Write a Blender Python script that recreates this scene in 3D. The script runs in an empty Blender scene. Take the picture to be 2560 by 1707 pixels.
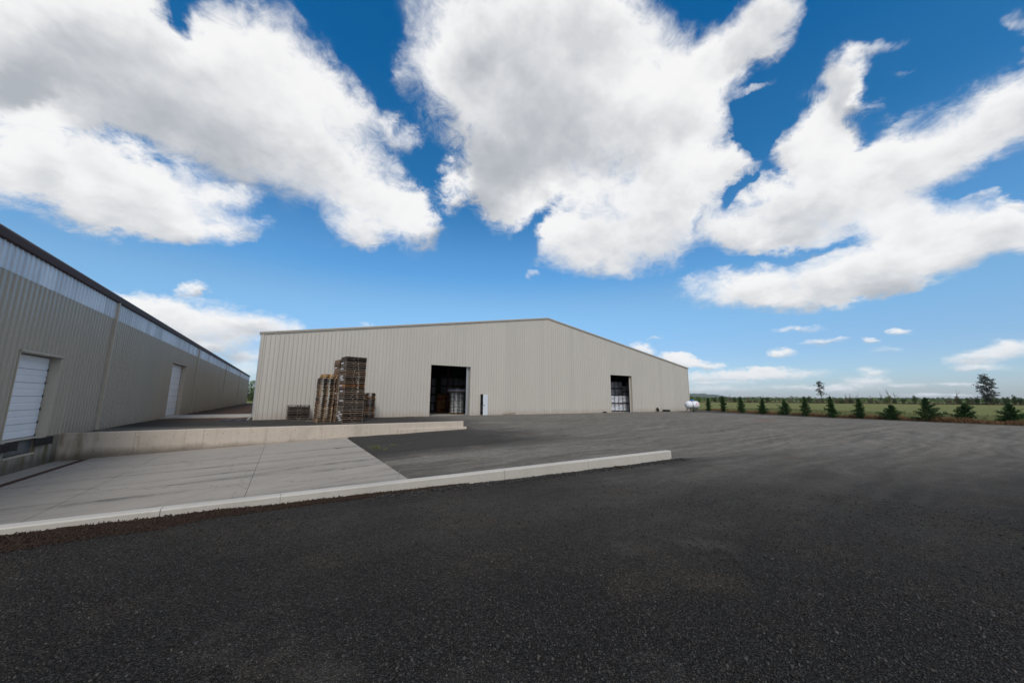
import bpy, bmesh, math, random
import numpy as np
from mathutils import Vector, Matrix

S = bpy.context.scene
COL = S.collection
R = math.radians
rnd = random.Random(11)

# ------------------------------------------------------------------ camera
cam_data = bpy.data.cameras.new('camera')
cam = bpy.data.objects.new('camera', cam_data)
COL.objects.link(cam)
cam_data.sensor_width = 36.0
cam_data.lens = 12.629
cam_data.clip_start = 0.05
cam_data.clip_end = 30000.0
cam.matrix_world = Matrix(((0.847419, -0.088299, -0.523531, 0.0),
                           (-0.530883, -0.128503, -0.837645, 0.0),
                           (0.006687, 0.98777, -0.155772, 1.75),
                           (0, 0, 0, 1)))
S.camera = cam

# ------------------------------------------------------------------ render / view
S.render.engine = 'CYCLES'
S.cycles.use_denoising = True
S.cycles.max_bounces = 6
S.cycles.diffuse_bounces = 3
S.cycles.glossy_bounces = 2
S.cycles.transmission_bounces = 3
S.cycles.volume_bounces = 0
S.cycles.sample_clamp_indirect = 6.0
S.cycles.caustics_reflective = False
S.cycles.caustics_refractive = False
S.view_settings.view_transform = 'Standard'
S.view_settings.look = 'None'
S.view_settings.gamma = 1.0
S.view_settings.use_curve_mapping = False
S.view_settings.exposure = 0.0

SUN_EL, SUN_AZ = 48.0, 205.0        # azimuth clockwise from +Y

# ------------------------------------------------------------------ node helper
class NT:
    def __init__(self, tree):
        self.t = tree; self.n = tree.nodes; self.l = tree.links
    def new(self, kind, **kw):
        nd = self.n.new(kind)
        for k, v in kw.items(): setattr(nd, k, v)
        return nd
    def put(self, sock, v):
        if v is None: return
        if hasattr(v, 'is_output'): self.l.new(v, sock)
        else:
            try: sock.default_value = v
            except Exception:
                sock.default_value = (v[0], v[1], v[2], 1.0)
    def m(self, op, a, b=None, c=None, clamp=False):
        nd = self.new('ShaderNodeMath', operation=op, use_clamp=clamp)
        self.put(nd.inputs[0], a); self.put(nd.inputs[1], b)
        if c is not None: self.put(nd.inputs[2], c)
        return nd.outputs[0]
    def v(self, op, a, b=None, c=None, scale=None):
        nd = self.new('ShaderNodeVectorMath', operation=op)
        self.put(nd.inputs[0], a)
        if b is not None: self.put(nd.inputs[1], b)
        if c is not None: self.put(nd.inputs[2], c)
        if scale is not None: self.put(nd.inputs['Scale'], scale)
        return nd.outputs['Value'] if op in ('DOT_PRODUCT', 'LENGTH') else nd.outputs['Vector']
    def noise(self, vec, scale, detail=4.0, rough=0.55, dist=0.0, lac=2.0, col=False):
        nd = self.new('ShaderNodeTexNoise')
        self.put(nd.inputs['Vector'], vec)
        nd.inputs['Scale'].default_value = scale; nd.inputs['Detail'].default_value = detail
        nd.inputs['Roughness'].default_value = rough; nd.inputs['Distortion'].default_value = dist
        nd.inputs['Lacunarity'].default_value = lac
        return nd.outputs['Color'] if col else nd.outputs[0]
    def voro(self, vec, scale, feature='F1', out='Distance'):
        nd = self.new('ShaderNodeTexVoronoi', feature=feature)
        self.put(nd.inputs['Vector'], vec); nd.inputs['Scale'].default_value = scale
        return nd.outputs[out]
    def smooth(self, x, a, b):
        nd = self.new('ShaderNodeMapRange', interpolation_type='SMOOTHSTEP')
        self.put(nd.inputs['Value'], x)
        self.put(nd.inputs['From Min'], a); self.put(nd.inputs['From Max'], b)
        return nd.outputs[0]
    def mix(self, f, a, b, kind='MIX'):
        nd = self.new('ShaderNodeMix', data_type='RGBA', blend_type=kind)
        self.put(nd.inputs[0], f)
        for s, v in ((nd.inputs[6], a), (nd.inputs[7], b)):
            if hasattr(v, 'is_output'): self.l.new(v, s)
            else: s.default_value = (v[0], v[1], v[2], 1.0)
        return nd.outputs[2]
    def sep(self, vec):
        nd = self.new('ShaderNodeSeparateXYZ'); self.put(nd.inputs[0], vec); return nd.outputs
    def comb(self, x, y, z):
        nd = self.new('ShaderNodeCombineXYZ')
        self.put(nd.inputs[0], x); self.put(nd.inputs[1], y); self.put(nd.inputs[2], z)
        return nd.outputs[0]
    def map(self, vec, loc=(0, 0, 0), rot=(0, 0, 0), scale=(1, 1, 1)):
        nd = self.new('ShaderNodeMapping'); self.put(nd.inputs[0], vec)
        nd.inputs[1].default_value = loc; nd.inputs[2].default_value = rot; nd.inputs[3].default_value = scale
        return nd.outputs[0]

# ------------------------------------------------------------------ world: blue sky with cumulus
# clouds: azimuth, elevation, half-widths (degrees), tilt, weight, thickness tone
CLOUDS = [
    (-25.1,32.2,6.41,4.05,59,0.85,-0.25), (-21.2,32.0,6.68,5.63,35,1,-0.22), (-15.0,32.7,7.33,6.11,13,1,-0.12), (-8.1,33.3,8.42,6.33,-2,1,-0.05), (-9.1,39.6,5.82,3.48,64,1,0.22),
    (-3.8,39.5,4.55,3.88,43,0.9,0.2), (1.0,32.9,8.47,6.54,-14,1,0), (8.7,28.8,6.9,5.7,-19,1,0.22), (4.6,38.4,4.06,3.1,-5,0.6,0), (12.1,37.0,3.37,2.44,-6,0.4,0),
    (14.1,27.9,4.15,3.61,6,0.7,0.2), (7.3,23.8,4.46,2.68,4,0.7,0), (16.4,24.5,3.87,3.01,38,0.35,0), (-19.5,37.0,3.66,2.62,72,0.8,0), (-13.0,40.9,2.62,1.65,64,0.5,0),
    (-25.7,26.8,3.34,2.02,68,0.4,-0.45), (-7.4,28.3,7.04,3.59,-7,0.7,-0.28), (-23.8,22.8,4.43,3.3,46,1,0.15), (-25.3,19.7,3.53,2.29,47,1,0), (-19.1,20.0,5.1,3.52,5,1,-0.12),
    (-13.5,22.1,5.53,3.84,7,1,0.12), (-11.9,19.2,4.86,1.86,13,0.6,0), (-8.3,24.1,3.05,1.41,10,0.6,0.15), (-6.8,21.1,3.08,1.53,20,0.6,0), (-17.3,23.4,3.61,2.68,-25,0.6,0),
    (35.2,51.0,12.87,5.75,-3,1,-0.05), (32.8,44.3,12.46,7.88,-3,1,-0.3), (40.5,38.1,12.39,7.42,1,1,-0.25), (32.1,32.8,6.4,6.03,-89,1,-0.32), (49.3,49.0,6.61,4.55,-22,1,0),
    (51.7,42.1,10.46,6.0,-11,1,0.3), (60.3,40.3,5.13,4.15,-23,1,0.22), (65.4,42.8,3.28,2.85,2,0.8,0), (70.5,43.0,3.09,2.76,-35,0.8,0), (20.8,47.2,5.2,4.63,64,0.7,0),
    (12.8,44.4,2.55,1.99,19,0.3,0), (61.7,36.6,3.63,2.66,-38,0.7,0), (72.7,44.0,2.72,2.01,-52,0.4,0), (23.2,31.3,3.79,2.22,36,0.42,0), (18.1,25.3,3.56,2.18,44,0.45,0),
    (21.6,33.4,2.27,1.83,85,0.3,0), (46.7,28.5,10.37,6.04,0,1,0.15), (40.9,24.0,7.26,3.82,-14,1,0.12), (49.9,22.6,8.64,3.74,-8,1,-0.05), (58.7,29.5,7.19,5.09,1,1,0.18),
    (64.1,30.9,4.09,2.97,3,0.8,0), (58.3,24.4,7.2,3.45,-13,0.9,0), (45.8,20.4,4.52,1.94,-5,0.6,0), (70.5,22.8,7.13,4.51,-2,1,-0.12), (77.5,24.5,6.36,4.57,5,1,0.05),
    (83.2,24.9,5.17,3.7,10,1,0.1), (88.0,25.4,3.5,2.81,39,1,0), (90.1,26.0,2.39,1.69,78,1,0), (76.4,31.5,4.54,2.67,90,0.9,0), (78.2,35.1,2.64,1.79,-81,0.7,0),
    (80.5,36.2,1.91,0.94,-16,0.6,0), (74.4,29.1,3.91,2.82,-50,0.9,0), (80.1,32.0,2.04,0.88,-55,0.4,0), (71.5,19.6,5.56,2.06,-17,0.8,-0.2), (78.9,20.2,3.93,2.39,9,0.7,0),
    (65.9,21.5,4.04,2.1,-28,0.6,0), (63.8,15.2,6.55,2.65,-2,0.9,0.05), (72.0,15.2,6.2,3.1,-3,1,0.05), (78.7,15.4,6.02,2.99,5,1,0), (84.5,16.2,4.54,2.67,-1,1,0),
    (88.3,15.5,2.5,1.95,-16,1,0), (69.9,12.5,6.6,1.53,-9,0.6,-0.15), (81.1,18.5,3.36,2.07,-1,0.8,0), (78.0,12.9,5.14,1.56,-1,0.7,-0.25), (83.7,14.1,2.79,1.31,8,0.5,0),
    (86.0,19.3,1.26,0.41,-9,0.3,0), (87.9,17.9,1.28,0.47,-12,0.3,0), (-14.4,9.3,3.72,2.17,-3,1,0.12), (-9.1,8.6,6.42,2.64,3,1,-0.05), (-3.9,9.3,4.62,1.7,0,0.9,0),
    (-7.6,5.8,4.99,2.15,5,0.8,-0.4), (-10.7,12.4,1.77,0.85,21,0.5,0), (-4.4,5.0,2.03,0.89,4,0.8,0), (-4.7,3.3,2.23,1.22,2,0.6,0), (-8.4,5.8,1.62,0.74,5,0.7,0),
    (-0.2,8.8,2.01,0.83,0,0.5,0), (70.9,8.6,2.56,0.54,-4,0.6,0), (79.8,7.4,1.02,0.47,-8,0.6,0), (69.1,5.9,1.42,0.61,-4,0.5,0), (73.2,6.8,2.38,0.42,-1,0.35,0),
    (77.3,6.6,0.9,0.39,-6,0.4,0), (78.3,5.4,1.51,0.39,-5,0.35,0), (54.0,9.0,1.32,0.45,-3,0.35,0), (52.1,7.5,1.84,1.04,-13,1,0), (57.1,5.7,2.85,1.07,-13,1,0),
    (60.9,4.8,2.12,0.73,-8,0.6,0), (64.4,3.2,8.89,0.99,1,0.8,0), (67.1,3.9,1.39,0.57,-2,0.7,0), (77.2,3.2,1.38,0.49,-2,0.6,0), (76.4,2.2,2.12,0.69,-1,0.7,0),
    (84.9,4.1,2.32,0.83,4,0.9,0), (86.7,4.9,1.66,0.96,6,0.9,0), (84.8,3.1,2.04,0.42,-3,0.6,0), (62.2,1.4,7.19,0.59,0,0.5,0), (70.2,1.5,3.83,0.43,-1,0.5,0),
    (74.2,1.3,3.4,0.61,-1,0.5,0), (79.8,1.7,1.56,0.32,-1,0.4,0), (83.0,1.6,1.92,0.26,-1,0.3,0), (35.5,19.7,1.5,0.67,-1,0.3,0), (9.7,10.8,1.2,0.39,5,0.4,0),
    (62.3,2.2,4.63,0.36,-1,0.4,0), (55.6,35.2,6.31,4.0,-21,1,0), (38.6,30.6,1.8,1.65,-78,-0.55,0), (36.3,27.6,2.49,1.7,62,-0.75,0), (34.2,24.2,2.59,2.27,60,-0.8,0),
    (74.8,18.1,4.92,0.66,0,-0.8,0), (68.1,18.5,5.02,0.77,-6,-0.5,0), (68.0,34.0,3.18,2.38,-65,-0.9,0), (66.0,26.6,2.11,0.87,45,-0.7,0), (60.7,25.1,2.09,0.8,57,-0.35,0),
    (-17.4,24.1,1.85,0.95,17,-0.4,0), (-14.9,39.2,2.06,0.88,-79,-0.35,0), (90.9,32.1,1.24,0.64,88,0.5,0), (90.5,29.5,0.79,0.39,-85,0.35,0), (81.2,0.7,3.52,0.27,0,0.3,0),
    (68.7,37.5,2.26,0.68,8,0.22,0), (83.1,33.1,1.3,0.41,-2,0.18,0),
]
def build_world():
    w = bpy.data.worlds.new('World'); S.world = w; w.use_nodes = True
    t = w.node_tree; t.nodes.clear(); g = NT(t)
    w.cycles.sampling_method = 'MANUAL'; w.cycles.sample_map_resolution = 512
    tc = g.new('ShaderNodeTexCoord')
    d = g.v('NORMALIZE', tc.outputs['Generated'])
    sx, sy, sz = g.sep(d)
    zc = g.m('MAXIMUM', sz, 0.0)
    # plane-like coordinates, compressed to the horizon
    inv = g.m('DIVIDE', 1.65, g.m('ADD', zc, 0.45))
    p = g.v('MULTIPLY', d, g.comb(inv, inv, 0.0))
    p = g.v('ADD', p, (3.7, 1.3, 0.4))
    # warp of the direction
    wn = g.noise(p, 2.2, 2.0, 0.6, col=True)
    wv = g.v('SUBTRACT', wn, (0.5, 0.5, 0.5))
    amp = g.m('MULTIPLY_ADD', zc, 0.075, 0.010)
    wv = g.v('SCALE', wv, scale=amp)
    wn2 = g.noise(p, 7.0, 4.0, 0.62, col=True)
    wv2 = g.v('SCALE', g.v('SUBTRACT', wn2, (0.5, 0.5, 0.5)), scale=g.m('MULTIPLY_ADD', zc, 0.14, 0.012))
    dw = g.v('ADD', g.v('ADD', d, wv), wv2)
    F = None; SH = None
    for k_, (az, el, s1, s2, rot, wt, tone) in enumerate(CLOUDS):
        # keep the node chain sequential (long parallel chains exhaust the shader stack)
        if k_ % 16 == 15: dw = g.v('ADD', dw, g.m('MULTIPLY', F, 1e-9))
        a, e, ro = R(az), R(el), R(rot)
        c = Vector((math.sin(a)*math.cos(e), math.cos(a)*math.cos(e), math.sin(e)))
        ea = Vector((math.cos(a), -math.sin(a), 0.0)); en = ea.cross(c)
        e1 = (ea*math.cos(ro) + en*math.sin(ro)) / math.tan(R(s1*1.34))
        e2 = (-ea*math.sin(ro) + en*math.cos(ro)) / math.tan(R(s2*1.34))
        if e2.z < 0: e2 = -e2; e1 = -e1
        u = g.v('DOT_PRODUCT', dw, tuple(e1)); v = g.v('DOT_PRODUCT', dw, tuple(e2))
        q = g.m('MULTIPLY_ADD', v, v, g.m('MULTIPLY', u, u))
        k = g.m('SUBTRACT', 1.0, q, clamp=True)
        kk = g.m('MULTIPLY', k, k)
        F = g.m('MULTIPLY', kk, wt) if F is None else g.m('MULTIPLY_ADD', kk, wt, F)
        if tone: v = g.m('ADD', v, tone*1.4)
        SH = g.m('MULTIPLY', kk, v) if SH is None else g.m('MULTIPLY_ADD', kk, v, SH)
    front = g.smooth(g.v('DOT_PRODUCT', d, (0.5235, 0.8376, 0.1558)), 0.05, 0.30)
    F = g.m('MULTIPLY', F, front); SH = g.m('MULTIPLY', SH, front)
    # broken cumulus outside the view, its cover raised to whiten the ambient light
    gen = g.smooth(g.noise(p, 0.75, 3.0, 0.5), 0.38, 0.62)
    back = g.m('SUBTRACT', 1.0, front)
    F = g.m('MULTIPLY_ADD', gen, back, F)
    n1 = g.noise(p, 2.4, 6.0, 0.60)
    n1b = g.noise(g.v('ADD', p, (-0.03, -0.07, 0.0)), 2.4, 4.0, 0.56)
    nw = g.noise(p, 13.0, 5.0, 0.72, 0.6)
    # rounded billows
    pw = g.v('ADD', p, g.v('SCALE', wv2, scale=0.8))
    vb = g.new('ShaderNodeTexVoronoi', feature='SMOOTH_F1'); g.put(vb.inputs['Vector'], pw)
    vb.inputs['Scale'].default_value = 5.5; vb.inputs['Detail'].default_value = 2.0; vb.inputs['Roughness'].default_value = 0.55; vb.inputs['Smoothness'].default_value = 0.6
    vb.normalize = True
    puff = g.m('SUBTRACT', 0.42, vb.outputs['Distance'])
    nn = g.m('ADD', g.m('SUBTRACT', n1, 0.5), g.m('MULTIPLY', g.m('SUBTRACT', nw, 0.5), 1.05))
    nn = g.m('MULTIPLY_ADD', puff, 0.55, nn)
    gate = g.smooth(F, 0.0, 0.16)
    dens = g.m('MULTIPLY_ADD', g.m('MULTIPLY', nn, gate), 1.15, F)
    hi = g.m('MULTIPLY_ADD', g.smooth(g.noise(p, 1.6, 2.0, 0.5), 0.35, 0.65), 0.80, 0.62)
    alpha = g.smooth(dens, 0.02, hi)
    thick = g.smooth(dens, 0.6, 2.2)
    up = g.m('DIVIDE', SH, g.m('ADD', F, 0.10))
    emb = g.m('SUBTRACT', n1b, n1)
    L = g.m('MULTIPLY_ADD', up, 0.80, 0.80)
    L = g.m('MULTIPLY_ADD', emb, 1.0, L)
    L = g.m('MULTIPLY_ADD', puff, 0.50, L)
    L = g.m('MULTIPLY_ADD', thick, -0.30, L)
    big = g.noise(p, 1.0, 3.0, 0.5)
    L = g.m('MULTIPLY_ADD', g.m('SUBTRACT', big, 0.5), 0.6, L)
    L = g.smooth(L, -0.08, 1.04)
    cloud = g.mix(L, (4.5, 4.75, 5.15), (9.6, 9.55, 9.5))
    # far clouds take the colour of the air before them
    near = g.smooth(zc, -0.03, 0.16)
    cloud = g.mix(near, g.mix(0.5, cloud, (6.4, 7.3, 8.4)), cloud)
    sky = g.new('ShaderNodeTexSky', sky_type='NISHITA', sun_disc=False)
    sky.sun_elevation = R(SUN_EL); sky.sun_rotation = R(SUN_AZ)
    sky.air_density = 1.0; sky.dust_density = 0.6; sky.ozone_density = 3.0; sky.altitude = 50
    # polarised, saturated look of the photograph's blue, by elevation
    rp = g.new('ShaderNodeValToRGB'); g.l.new(zc, rp.inputs[0]); rp.color_ramp.interpolation = 'EASE'
    stops = [(0.0, (0.92, 1.02, 1.32)), (0.085, (0.90, 1.08, 1.30)), (0.247, (1.05, 1.42, 1.50)), (0.34, (0.72, 1.36, 1.62)), (0.55, (0.20, 1.02, 1.40)), (0.73, (0.04, 0.92, 1.42)), (1.0, (0.04, 0.85, 1.35))]
    while len(rp.color_ramp.elements) < len(stops): rp.color_ramp.elements.new(0.5)
    for el_, (ps, cl) in zip(rp.color_ramp.elements, stops):
        el_.position = ps; el_.color = (cl[0]/2, cl[1]/2, cl[2]/2, 1)
    skyc = g.v('SCALE', g.mix(1.0, sky.outputs[0], rp.outputs[0], 'MULTIPLY'), scale=2.0)
    final = g.mix(g.m('MULTIPLY', alpha, 0.97), skyc, cloud)
    bg = g.new('ShaderNodeBackground'); bg.inputs['Strength'].default_value = 0.1
    g.l.new(final, bg.inputs['Color'])
    out = g.new('ShaderNodeOutputWorld'); g.l.new(bg.outputs[0], out.inputs[0])
build_world()

# ------------------------------------------------------------------ sun (veiled by the cloud above the yard)
sd = bpy.data.lights.new('sun', 'SUN'); sd.energy = 2.55; sd.angle = R(24.0); sd.color = (1.0, 0.925, 0.82)
sun = bpy.data.objects.new('sun', sd); COL.objects.link(sun)
a_, e_ = R(SUN_AZ), R(SUN_EL)
sdir = Vector((math.sin(a_)*math.cos(e_), math.cos(a_)*math.cos(e_), math.sin(e_)))
sun.rotation_euler = sdir.to_track_quat('Z', 'Y').to_euler()
sun.location = sdir*80

# ------------------------------------------------------------------ materials
def mat(name):
    m = bpy.data.materials.new(name); m.use_nodes = True
    t = m.node_tree; t.nodes.clear(); g = NT(t)
    b = g.new('ShaderNodeBsdfPrincipled'); o = g.new('ShaderNodeOutputMaterial')
    t.links.new(b.outputs[0], o.inputs[0])
    return m, g, b
def setb(g, b, col=None, rough=None, metal=None, spec=None, height=None, dist=0.01, strength=1.0, trans=None):
    if col is not None: g.put(b.inputs['Base Color'], col)
    if rough is not None: g.put(b.inputs['Roughness'], rough)
    if metal is not None: g.put(b.inputs['Metallic'], metal)
    if spec is not None: g.put(b.inputs['Specular IOR Level'], spec)
    if height is not None:
        bp = g.new('ShaderNodeBump'); bp.inputs['Distance'].default_value = dist
        bp.inputs['Strength'].default_value = strength
        g.put(bp.inputs['Height'], height); g.l.new(bp.outputs[0], b.inputs['Normal'])
def pos(g): return g.new('ShaderNodeNewGeometry').outputs['Position']
def orand(g): return g.new('ShaderNodeObjectInfo').outputs['Random']

def simple(name, col, rough=0.6, metal=0.0, var=0.12, scale=3.0, spec=0.4, bump=0.0, rand=0.0):
    m, g, b = mat(name)
    P = pos(g)
    n = g.noise(P, scale, 6.0, 0.6)
    f = g.m('MULTIPLY_ADD', n, 2*var, 1.0-var)
    if rand: f = g.m('MULTIPLY', f, g.m('MULTIPLY_ADD', orand(g), 2*rand, 1.0-rand))
    c = g.v('SCALE', g.comb(*col), scale=f)
    setb(g, b, c, rough, metal, spec, n if bump else None, bump if bump else 0.01)
    return m

def siding_mat(name, col, rough=0.45, dirt=0.35, spec=0.35):
    m, g, b = mat(name)
    P = pos(g); x, y, z = g.sep(P)
    streak = g.noise(g.map(P, scale=(2.2, 2.2, 0.12)), 1.0, 5.0, 0.6)
    blot = g.noise(P, 0.35, 4.0, 0.55)
    f = g.m('ADD', g.m('MULTIPLY_ADD', streak, 0.14, 0.87), g.m('MULTIPLY', blot, 0.08))
    f = g.m('MULTIPLY', f, g.m('MULTIPLY_ADD', orand(g), 0.05, 0.955))
    c = g.v('SCALE', g.comb(*col), scale=f)
    # splashed dust along the foot of the wall
    sp = g.m('MULTIPLY', g.smooth(g.m('ADD', z, g.m('MULTIPLY', g.noise(P, 1.6, 5.0, 0.65), -0.9)), 0.25, -0.5), dirt)
    c = g.mix(sp, c, (0.27, 0.20, 0.145))
    setb(g, b, c, rough, 0.0, spec, g.noise(P, 2.0, 2.0), 0.004)
    return m

def concrete_mat(name, col, stain=0.5, tint=(0.30, 0.235, 0.18), tracks=False, algae=None, joints=None):
    m, g, b = mat(name)
    P = pos(g); x, y, z = g.sep(P)
    n1 = g.noise(P, 1.1, 8.0, 0.62); n2 = g.noise(P, 14.0, 6.0, 0.65)
    drip = g.noise(g.map(P, scale=(5.0, 5.0, 0.35)), 1.0, 5.0, 0.6)
    f = g.m('ADD', g.m('MULTIPLY_ADD', n1, 0.30, 0.72), g.m('MULTIPLY_ADD', n2, 0.20, -0.06))
    c = g.v('SCALE', g.comb(*col), scale=f)
    c = g.mix(g.m('MULTIPLY', g.smooth(drip, 0.5, 0.72), stain), c, tint)
    c = g.mix(g.m('MULTIPLY', g.smooth(g.noise(P, 0.6, 6.0, 0.6), 0.5, 0.72), stain*0.6), c, (tint[0]*0.75, tint[1]*0.75, tint[2]*0.75))
    rough = 0.85
    if tracks:
        # tyre-worn grey streaks running down the ramp, and old oil spots
        q = g.map(P, rot=(0, 0, R(-3)), scale=(0.16, 1.9, 1.0))
        tr = g.smooth(g.noise(q, 1.0, 7.0, 0.62, 0.35), 0.48, 0.72)
        mid = g.m('MULTIPLY', g.smooth(y, 8.0, 11.5), g.smooth(y, 22.6, 18.0))
        br = g.smooth(g.noise(P, 2.2, 6.0, 0.7), 0.36, 0.62)
        c = g.mix(g.m('MULTIPLY', g.m('MULTIPLY', tr, mid), g.m('MULTIPLY_ADD', br, 0.60, 0.25)), c, (0.062, 0.060, 0.058))
        q2 = g.map(P, rot=(0, 0, R(6)), scale=(0.30, 3.6, 1.0))
        c = g.mix(g.m('MULTIPLY', g.smooth(g.noise(q2, 1.0, 5.0, 0.6, 0.3), 0.6, 0.75), 0.4), c, (0.12, 0.115, 0.11))
        spots = g.smooth(g.voro(P, 0.55), 0.09, 0.05)
        c = g.mix(g.m('MULTIPLY', spots, 0.75), c, (0.05, 0.045, 0.04))
        # fine hairline cracks
        cr = g.voro(g.v('ADD', P, g.v('SCALE', g.noise(P, 1.4, 4.0, 0.6, col=True), scale=0.9)), 0.22, 'DISTANCE_TO_EDGE')
        c = g.mix(g.m('MULTIPLY', g.smooth(cr, 0.004, 0.001), 0.45), c, (0.08, 0.075, 0.07))
    if algae:
        ax, az_ = algae
        am = g.m('MULTIPLY', g.smooth(x, ax+2.2, ax), g.smooth(g.m('MULTIPLY_ADD', g.noise(g.map(P, scale=(3, 3, .6)), 1.0, 5.0), 1.0, -0.12), 0.25, 0.6))
        c = g.mix(g.m('MULTIPLY', am, 0.85), c, (0.115, 0.085, 0.03))
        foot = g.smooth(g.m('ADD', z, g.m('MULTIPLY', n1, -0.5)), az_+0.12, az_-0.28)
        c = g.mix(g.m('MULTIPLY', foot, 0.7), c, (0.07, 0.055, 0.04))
    h = g.m('MULTIPLY_ADD', n2, 0.5, g.m('MULTIPLY', n1, 0.5))
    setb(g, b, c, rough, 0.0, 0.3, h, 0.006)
    return m

def gravel_mat():
    m, g, b = mat('gravel')
    P = pos(g); x, y, z = g.sep(P)
    PF = g.v('MULTIPLY', P, (1, 1, 0))
    # stones
    vA = g.new('ShaderNodeTexVoronoi'); g.put(vA.inputs['Vector'], PF); vA.inputs['Scale'].default_value = 62.0
    vB = g.new('ShaderNodeTexVoronoi'); g.put(vB.inputs['Vector'], PF); vB.inputs['Scale'].default_value = 115.0
    ca = g.sep(vA.outputs['Color'])[0]; cb = g.sep(vB.outputs['Color'])[1]
    stone = g.m('MULTIPLY_ADD', g.m('POWER', ca, 2.2), 1.35, g.m('MULTIPLY', cb, 0.55))
    crev = g.smooth(vA.outputs['Distance'], 0.62, 0.25)
    st = g.m('MULTIPLY', g.m('MULTIPLY_ADD', stone, 0.85, 0.38), g.m('MULTIPLY_ADD', crev, 0.5, 0.5))
    patch = g.noise(PF, 0.55, 5.0, 0.6)
    dark = g.mix(patch, (0.034, 0.033, 0.033), (0.062, 0.058, 0.054))
    dark = g.v('SCALE', dark, scale=st)
    # pale pulverised dust where the trucks turn
    wx = g.noise(PF, 0.13, 5.0, 0.6, col=True)
    Q = g.v('ADD', PF, g.v('SCALE', g.v('SUBTRACT', wx, (0.5, 0.5, 0.5)), scale=3.4))
    ang = g.m('ARCTAN2', g.m('SUBTRACT', y, 52.0), g.m('SUBTRACT', x, 2.0))
    rad = g.v('LENGTH', g.v('SUBTRACT', Q, (2.0, 52.0, 0.0)))
    arcs = g.noise(g.comb(g.m('MULTIPLY', rad, 2.1), g.m('MULTIPLY', ang, 2.2), 0.0), 1.0, 8.0, 0.66, 0.1)
    lin = g.noise(g.map(Q, rot=(0, 0, R(-4)), scale=(0.06, 1.7, 1.0)), 1.0, 8.0, 0.66, 0.1)
    lin2 = g.noise(g.map(Q, rot=(0, 0, R(9)), scale=(0.09, 2.9, 1.0)), 1.0, 6.0, 0.66, 0.1)
    tw = g.smooth(x, 8.0, 22.0)
    trk = g.m('ADD', g.m('MULTIPLY', g.m('MULTIPLY_ADD', lin2, 0.72, g.m('MULTIPLY', arcs, 0.28)), tw), g.m('MULTIPLY', lin, g.m('SUBTRACT', 1.0, tw)))
    trk = g.smooth(trk, 0.33, 0.67)
    # region of use: the middle of the yard, fading to coarser dark gravel with vignette darkening painted in towards the camera
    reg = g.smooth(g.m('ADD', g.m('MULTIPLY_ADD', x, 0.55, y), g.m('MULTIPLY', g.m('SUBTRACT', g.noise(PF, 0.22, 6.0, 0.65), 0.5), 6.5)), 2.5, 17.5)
    # fresh apron behind the back wall, and the dark wedge off its end
    back = g.m('MULTIPLY', g.smooth(g.m('ADD', y, g.m('MULTIPLY', x, 0.35)), 24.5, 27.5), g.smooth(x, 15.0, 8.0))
    wedge = g.m('MULTIPLY', g.smooth(g.m('ADD', y, g.m('MULTIPLY_ADD', patch, 2.5, -1.2)), 13.6, 16.2), g.m('MULTIPLY', g.smooth(g.m('MULTIPLY_ADD', patch, 7.0, x), 19.5, 12.5), g.smooth(y, 25.0, 23.0)))
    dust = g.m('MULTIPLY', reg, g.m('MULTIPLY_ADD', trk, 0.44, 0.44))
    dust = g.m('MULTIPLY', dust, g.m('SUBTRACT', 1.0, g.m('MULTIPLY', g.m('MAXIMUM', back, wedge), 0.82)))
    low = g.m('MULTIPLY', g.smooth(g.noise(PF, 0.50, 6.0, 0.65), 0.50, 0.78), 0.34)
    dust = g.m('MAXIMUM', dust, low)
    # dark gravel banked along the kerb wall
    bank = g.m('MULTIPLY', g.smooth(g.m('MULTIPLY_ADD', patch, -1.4, y), 4.6, 6.6), g.m('MULTIPLY', g.smooth(y, 7.5, 7.3), g.smooth(x, 12.5, 10.2)))
    dust = g.m('MULTIPLY', dust, g.m('SUBTRACT', 1.0, g.m('MULTIPLY', bank, 0.75)))
    # slim strip of undisturbed dark gravel at the far kerb
    edge = g.smooth(g.m('ADD', x, g.m('MULTIPLY', y, -0.10)), 45.3, 46.6)
    dust = g.m('MULTIPLY', dust, g.m('SUBTRACT', 1.0, g.m('MULTIPLY', edge, 0.7)))
    fine = g.noise(PF, 22.0, 6.0, 0.75); grit = g.noise(PF, 5.0, 5.0, 0.7)
    dcol = g.mix(g.noise(PF, 0.25, 4.0, 0.6), (0.215, 0.205, 0.190), (0.265, 0.236, 0.196))
    dcol = g.v('SCALE', dcol, scale=g.m('MULTIPLY', g.m('MULTIPLY_ADD', fine, 0.9, 0.52), g.m('MULTIPLY', g.m('MULTIPLY_ADD', grit, 1.1, 0.40), g.m('MULTIPLY_ADD', g.noise(PF, 1.5, 5.0, 0.7), 0.6, 0.66))))
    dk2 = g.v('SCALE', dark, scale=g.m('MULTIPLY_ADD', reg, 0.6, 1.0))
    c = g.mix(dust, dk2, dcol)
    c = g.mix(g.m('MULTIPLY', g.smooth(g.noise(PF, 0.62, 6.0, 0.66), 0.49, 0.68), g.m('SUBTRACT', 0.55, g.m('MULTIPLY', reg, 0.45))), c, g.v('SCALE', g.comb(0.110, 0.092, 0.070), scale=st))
    # one rusty spill of chips near the trees
    sp = g.v('LENGTH', g.v('MULTIPLY', g.v('SUBTRACT', PF, (36.0, 15.4, 0.0)), (0.55, 1.6, 1.0)))
    c = g.mix(g.m('MULTIPLY', g.smooth(sp, 1.3, 0.3), 0.55), c, (0.24, 0.115, 0.06))
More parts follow.
